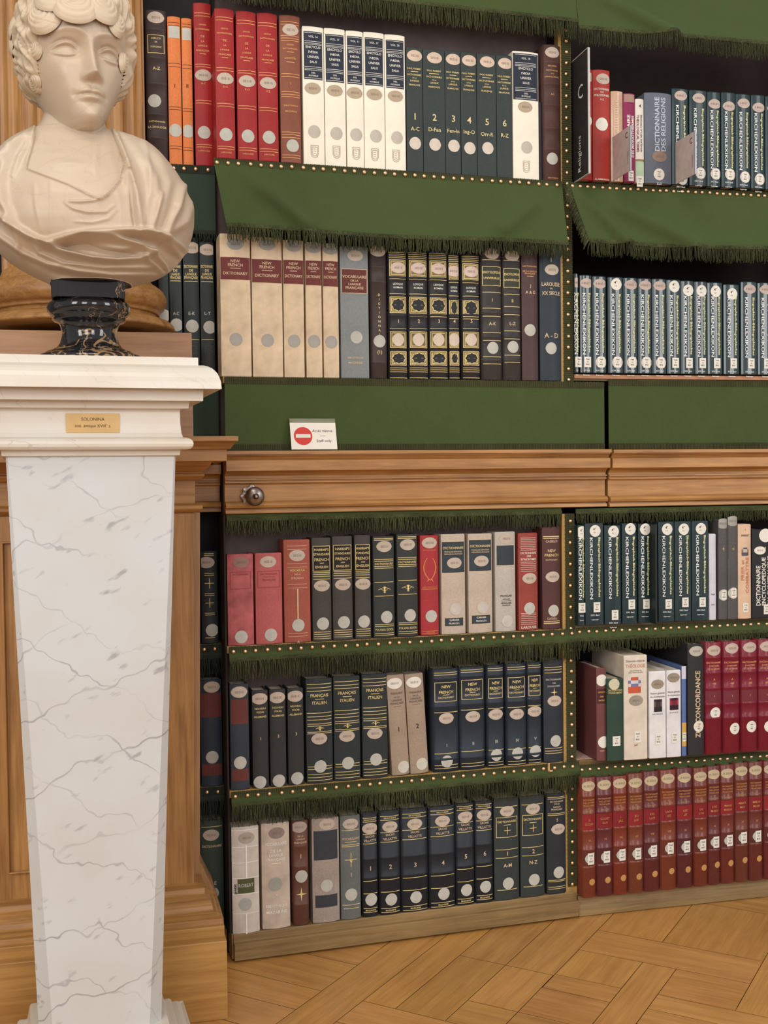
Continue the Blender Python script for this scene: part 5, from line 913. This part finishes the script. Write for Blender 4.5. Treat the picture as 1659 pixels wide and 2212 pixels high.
def ridge_disp(px, py):
    d = np.zeros_like(px)
    for pts, amp, wd in RIDGES:
        best = np.full(px.shape, 1e9); tt = np.zeros_like(px); n = len(pts)-1
        for i in range(n):
            (x0, y0), (x1, y1) = pts[i], pts[i+1]; ex, ey = x1-x0, y1-y0; L2 = ex*ex+ey*ey
            t = np.clip(((px-x0)*ex+(py-y0)*ey)/L2, 0, 1); q = np.hypot(px-x0-t*ex, py-y0-t*ey)
            m_ = q < best; best[m_] = q[m_]; tt[m_] = ((i+t)/n)[m_]
        d += amp*1.25*np.exp(-(best/(wd*.78))**2)*(.55+.45*np.sin(np.pi*np.clip(tt, .02, .98)))
    return d
def torso(offs, fold, y0, y1, nth=420, nz=300, k_arm=True):
    V = []
    for j in range(nz+1):
        y = y0+(y1-y0)*j/nz
        xl, xr, fd, bd = [np.interp(y, YS, RB_[:, c]) for c in range(4)]
        PL, PR = onY(xl, y, YB), onY(xr, y, YB); c = (PL+PR)/2; a = abs(PR[0]-PL[0])/2
        th = np.linspace(-math.pi, math.pi, nth, endpoint=False)
        e = 2/2.35 if y > 290 else 1.0
        sx = np.sign(np.sin(th))*np.abs(np.sin(th))**e; cyy = np.sign(np.cos(th))*np.abs(np.cos(th))**e
        X = c[0]+a*sx; Y = YB-np.where(cyy > 0, fd, bd)*cyy
        V.append(np.stack([X, Y, np.full_like(X, c[2])+(X-c[0])*0, sx, np.maximum(cyy, 0)], 1))
    V = np.array(V); P_ = V[..., :3]; S = V[..., 3:]
    dd = P_-CAM; zz = dd@fw; px = 829.5+F*(dd@rt)/zz; py = 1106-F*(dd@up)/zz
    front = np.clip(S[..., 1]*4, 0, 1)
    d = (ridge_disp(px, py) if fold else 0)*front+offs
    # push outwards along the ellipse normal, mostly forward
    nx = S[..., 0]*.45; ny = -(S[..., 1]*.9+.1); P_[..., 0] += d*nx; P_[..., 1] += d*ny
    return P_, px, py
def grid_obj(P_, name, m, closed=True, keep=None, smooth=True, cap=True):
    nz, nt = P_.shape[:2]; fs = []
    for j in range(nz-1):
        for i in range(nt if closed else nt-1):
            q = (j*nt+i, j*nt+(i+1) % nt, (j+1)*nt+(i+1) % nt, (j+1)*nt+i)
            if keep is None or (keep.reshape(-1)[list(q)].all()): fs.append(q)
    if cap and keep is None: fs.append(tuple(range(nt))); fs.append(tuple((nz-1)*nt+i for i in reversed(range(nt))))
    mb = MB(); mb.v = [tuple(p-BO) for p in P_.reshape(-1, 3)]; mb.f = fs
    return mb.build(name, m, bust, smooth=smooth)
P_, px_, py_ = torso(0, False, 195, 600, nth=200, nz=200)
# throat and collar bones
P_[..., 1] -= .004*np.exp(-((px_-205)/9)**2-((py_-330)/40)**2)+.003*np.exp(-((px_-150)/30)**2-((py_-352)/8)**2)
neckP = P_
P2, px2, py2 = torso(.004, True, 280, 618)
# neckline: the garment is left open above the V
vx = np.array([-60, 20, 62, 100, 145, 185, 216, 240, 258, 273, 262, 245, 236, 232]); 
def neck_y(x):  # lower edge of bare skin
    return np.interp(x, [48, 62, 100, 145, 185, 216, 240, 258, 266, 270], [300, 362, 377, 394, 413, 429, 409, 386, 340, 296])
edge = np.minimum(np.minimum(neck_y(px2)-py2, px2-(60+np.clip(362-py2, 0, 70)*.30)), (268-np.clip(362-py2, 0, 80)*.38)-px2)
inside = 1/(1+np.exp(-edge/.8)); inside = np.where((py2 < 435) & (px2 > 40) & (px2 < 290) & (P2[..., 1] < YB+.02), inside, 0)
P2[..., 1] += inside*.030; P2[..., 1] -= .0035*np.exp(-((edge+3.5)/3.0)**2)*(py2 < 440)*(px2 > 40)*(px2 < 285)
grid_obj(P2, 'drapery', SKIN)
# head
A_ = math.radians(17); RV = np.array([math.cos(A_), math.sin(A_), 0]); FV = np.array([math.sin(A_), -math.cos(A_), 0])
eye = onY(187, 113, YB-.09); HC = np.array([0, 0, 0.])
HC[2] = eye[2]; HC[0] = eye[0]-.086*math.sin(A_)+.0045; HC[1] = YB-.012
def it(z, zs, vs):
    return np.interp(z, zs, vs)
zz_ = np.array([-.128, -.124, -.117, -.106, -.091, -.072, -.049, -.03, 0, .03, .06, .09, .115, .135, .148, .155])
aw = np.array([.004, .018, .027, .036, .046, .056, .066, .073, .080, .084, .084, .078, .067, .048, .026, .002])
ff = np.array([.058, .082, .094, .099, .096, .098, .096, .094, .092, .100, .099, .092, .078, .056, .030, .002])
bb = np.array([.004, .004, .006, .014, .03, .058, .082, .095, .106, .113, .113, .105, .090, .064, .036, .002])
def head(zlo, zhi, nth, nz, off=0, feat=True):
    zs = zlo+(zhi-zlo)*(1-np.cos(np.linspace(0, math.pi, nz)))/2
    k = np.ones(5)/5
    zf = np.linspace(-.128, .155, 120); fa = [np.convolve(np.pad(np.interp(zf, zz_, q), 4, mode='edge'), np.ones(9)/9, 'valid') for q in (aw, ff, bb)]
    th = np.linspace(-math.pi, math.pi, nth, endpoint=False)
    # more samples towards the face
    th = th-.45*np.sin(th)
    Z, T_ = np.meshgrid(zs, th, indexing='ij'); a = np.interp(Z, zf, fa[0]); f = np.interp(Z, zf, fa[1]); b = np.interp(Z, zf, fa[2])
    endc = np.clip((Z+.128)/.006, 0, 1)*np.clip((.155-Z)/.004, 0.0, 1)
    e = .92; sx = np.sign(np.sin(T_))*np.abs(np.sin(T_))**e; cc = np.sign(np.cos(T_))*np.abs(np.cos(T_))**e
    x = (a+off)*sx; y = np.where(cc > 0, f+off, b+off)*cc
    x *= .15+.85*np.clip(endc, 0, 1); y = np.where(endc < 1, y*(.15+.85*endc)+.0*(1-endc), y)
    if feat:
        g = lambda x0, z0, sx_, sz_: np.exp(-((x-x0)/sx_)**2-((Z-z0)/sz_)**2)
        fr = np.clip(cc*3, 0, 1); d = np.zeros_like(x)
        t = np.clip((.030-Z)/.074, 0, 1); sm_ = np.clip((Z+.0545)/.013, 0, 1); sm_ = sm_*sm_*(3-2*sm_); ridge = (.003+.0235*t**1.15)*np.exp(-(x/(.0075+.0040*t))**2)*sm_*np.clip((.045-Z)/.03, 0, 1); d += ridge
        d += .004*g(0, -.043, .0075, .007)
        for s in (-1, 1):
            d += .0065*g(s*.0125, -.0465, .0055, .0065)
            d += -.014*g(s*.036, .001, .021, .014) - .007*g(s*.018, .004, .009, .012)
            d += .0095*g(s*.037, -.001, .0155, .0095)
            zl_ = .0095-((x-s*.037)/.021)**2*.009; d += .0056*np.exp(-((Z-zl_)/.0026)**2)*np.exp(-((x-s*.037)/.019)**4)
            zl_ = .0148-((x-s*.037)/.023)**2*.009; d -= .0045*np.exp(-((Z-zl_)/.0024)**2)*np.exp(-((x-s*.037)/.02)**4)
            zl_ = -.0102+((x-s*.037)/.021)**2*.006; d += .0042*np.exp(-((Z-zl_)/.0024)**2)*np.exp(-((x-s*.037)/.018)**4)
            zl_ = -.0140+((x-s*.037)/.021)**2*.006; d -= .0022*np.exp(-((Z-zl_)/.0024)**2)*np.exp(-((x-s*.037)/.018)**4)
            zl_ = .0050-((x-s*.037)/.021)**2*.009; d -= .0030*np.exp(-((Z-zl_)/.0016)**2)*np.exp(-((x-s*.037)/.018)**4)
            zl_ = .030-((x-s*.034)/.034)**2*.012; d += .0045*np.exp(-((Z-zl_)/.005)**2)*np.exp(-((x-s*.034)/.027)**4)
            d += .004*g(s*.046, -.036, .022, .022)
            d -= .0028*g(s*.0255, -.0735, .005, .007)
        mw = np.exp(-(x/.0205)**4); zm = -.0735+.0012*np.cos(x/.009)
        d += .0054*np.exp(-((Z-(zm+.0054))/.0045)**2)*mw*(1-.25*np.exp(-(x/.004)**2)) + .0062*np.exp(-((Z-(zm-.0062))/.0050)**2)*np.exp(-(x/.0155)**4)
        d -= .0046*np.exp(-((Z-zm)/.0017)**2)*np.exp(-(x/.022)**4); d -= .0045*np.exp(-((Z+.0865)/.0045)**2)*np.exp(-(x/.016)**2)
        d -= .0020*g(0, -.0615, .0030, .006); d += .008*g(0, -.106, .019, .014)
        y = y+d*fr
    return x, y, Z, T_
def to_world(x, y, z): return HC+x[..., None]*RV+y[..., None]*FV+np.stack([np.zeros_like(z), np.zeros_like(z), z], -1)
x, y, Z, T_ = head(-.128, .155, 300, 300)
hp = to_world(x, y, Z)
# one continuous body mesh: the head and neck are fused by a voxel remesh
mb = MB()
for Q, closed in ((hp, True), (neckP, True)):
    nz, nt = Q.shape[:2]; base = len(mb.v); mb.v += [tuple(p-BO) for p in Q.reshape(-1, 3)]
    for j in range(nz-1):
        for i in range(nt):
            q = (base+j*nt+i, base+j*nt+(i+1) % nt, base+(j+1)*nt+(i+1) % nt, base+(j+1)*nt+i)
            mb.f.append(q if Q is hp else tuple(reversed(q)))
    c0, c1 = tuple(base+i for i in range(nt)), tuple(base+(nz-1)*nt+i for i in range(nt))
    mb.f += [tuple(reversed(c0)), c1] if Q is hp else [c0, tuple(reversed(c1))]
mb_fix = mb
body = mb.build('head_and_neck', SKIN, bust, smooth=True)
import bmesh
bm_ = bmesh.new(); bm_.from_mesh(body.data); bmesh.ops.recalc_face_normals(bm_, faces=bm_.faces); bm_.to_mesh(body.data); bm_.free()
rm = body.modifiers.new('fuse', 'REMESH'); rm.mode = 'VOXEL'; rm.voxel_size = .0011; rm.use_smooth_shade = True
smd = body.modifiers.new('soft', 'SMOOTH'); smd.iterations = 2; smd.factor = .3
# hair: a waved cap that follows the skull, plus shell curls framing the face
x, y, Z, T_ = head(-.075, .155, 360, 200, off=0.0, feat=False)
hz = np.interp(np.abs(((T_+math.pi) % (2*math.pi))-math.pi), [0, .35, .7, 1.05, 1.25, 1.6, 3.2], [.083, .080, .066, .030, -.035, -.055, -.07])
nrm = np.stack([x, y, Z*.6], -1); nrm /= np.linalg.norm(nrm, axis=-1, keepdims=True)
wave = .0035*np.sin(Z*210+3.0*np.sin(T_*9))+.0022*np.sin(T_*46+5*np.sin(Z*60))
keep = Z > hz-.003
e_ = np.clip((Z-hz)/.022, 0, 1); e_ = e_*(2-e_); wave = (wave+.014)*e_-.002*(1-e_)
hw = to_world(x+wave*nrm[..., 0], y+wave*nrm[..., 1], Z+wave*nrm[..., 2]*(Z > .06))
hair_v = [tuple(p-BO) for p in hw.reshape(-1, 3)]; nz, nt = Z.shape; kf = keep.reshape(-1)
hm = MB(); hm.v = hair_v
for j in range(nz-1):
    for i in range(nt):
        q = (j*nt+i, j*nt+(i+1) % nt, (j+1)*nt+(i+1) % nt, (j+1)*nt+i)
        if kf[list(q)].all(): hm.f.append(q)
hm.f.append(tuple((nz-1)*nt+i for i in range(nt)))
hx0, hy0, hz0, _ = head(-.1, .154, 120, 90, off=.009, feat=False); HW = to_world(hx0, hy0, hz0); HN = np.stack([hx0, hy0, hz0*.7], -1); HN /= np.linalg.norm(HN, axis=-1, keepdims=True)
dd = HW-CAM; zq_ = dd@fw; hpx = 829.5+F*(dd@rt)/zq_; hpy = 1106-F*(dd@up)/zq_; facing = HW[..., 1] < YB+.03
def curl(cx, cy, r, squash=1.0, rot=0.0, turns=5.0, h=.26, spiral=False, ecc=.5):
    q = np.where(facing, (hpx-cx)**2+(hpy-cy)**2, 1e12); k = np.unravel_index(np.argmin(q), q.shape); c = HW[k]; nl = HN[k]
    # follow the pixel even when it lies off the skull
    nw = nl[0]*RV+nl[1]*FV+np.array([0, 0, nl[2]]); nw /= np.linalg.norm(nw)
    off = onY(cx, cy, c[1])-onY(float(hpx[k]), float(hpy[k]), c[1]); c = c+off*.9-nw*r*bs*.12
    u = np.cross([0, 0, 1.], nw); u /= np.linalg.norm(u); v = np.cross(nw, u); ca, sa = math.cos(rot), math.sin(rot); u, v = ca*u+sa*v, -sa*u+ca*v
    R_ = r*bs; nr, na = 20, 44; base = len(hm.v); pts = []
    for i in range(nr+1):
        rr = i/nr
        for j in range(na):
            a = 2*math.pi*j/na; g_ = math.cos(turns*2*math.pi*rr+(a if spiral else 0)); hgt = R_*h*math.sqrt(max(0, 1-rr**2.4))+.0010*g_*min(1, 4*(1.02-rr))-.006*(rr**4)
            p = c+u*R_*rr*math.cos(a)*squash+v*R_*(rr*math.sin(a)+(1-rr)*ecc)+nw*hgt; pts.append(tuple(p-BO))
    hm.v += pts
    for i in range(nr):
        for j in range(na): hm.f.append((base+i*na+j, base+i*na+(j+1) % na, base+(i+1)*na+(j+1) % na, base+(i+1)*na+j))
CURLS = [(163, 8, 42, 1.15, 0), (226, 12, 40, .95, .2), (92, 32, 40, 1.0, .7), (50, 78, 38, .95, .5), (42, 124, 36, .95, .3), (58, 158, 28, 1.0, .2), (26, 56, 34, .8, .3), (70, 105, 22, .9, .4),
         (257, 50, 30, .75, -.2), (268, 96, 26, .62, -.1), (272, 134, 22, .6, .0), (70, 178, 17, 1.1, .1),
         (118, -14, 40, 1.2, .2), (190, -30, 42, 1.2, 0), (248, -8, 34, .9, -.2), (58, 8, 34, 1.0, .5), (24, 94, 30, .75, .1), (72, 188, 18, .9, 0)]
for c_ in CURLS: curl(*c_)
hairo = hm.build('hair', SKINH, bust, smooth=True)
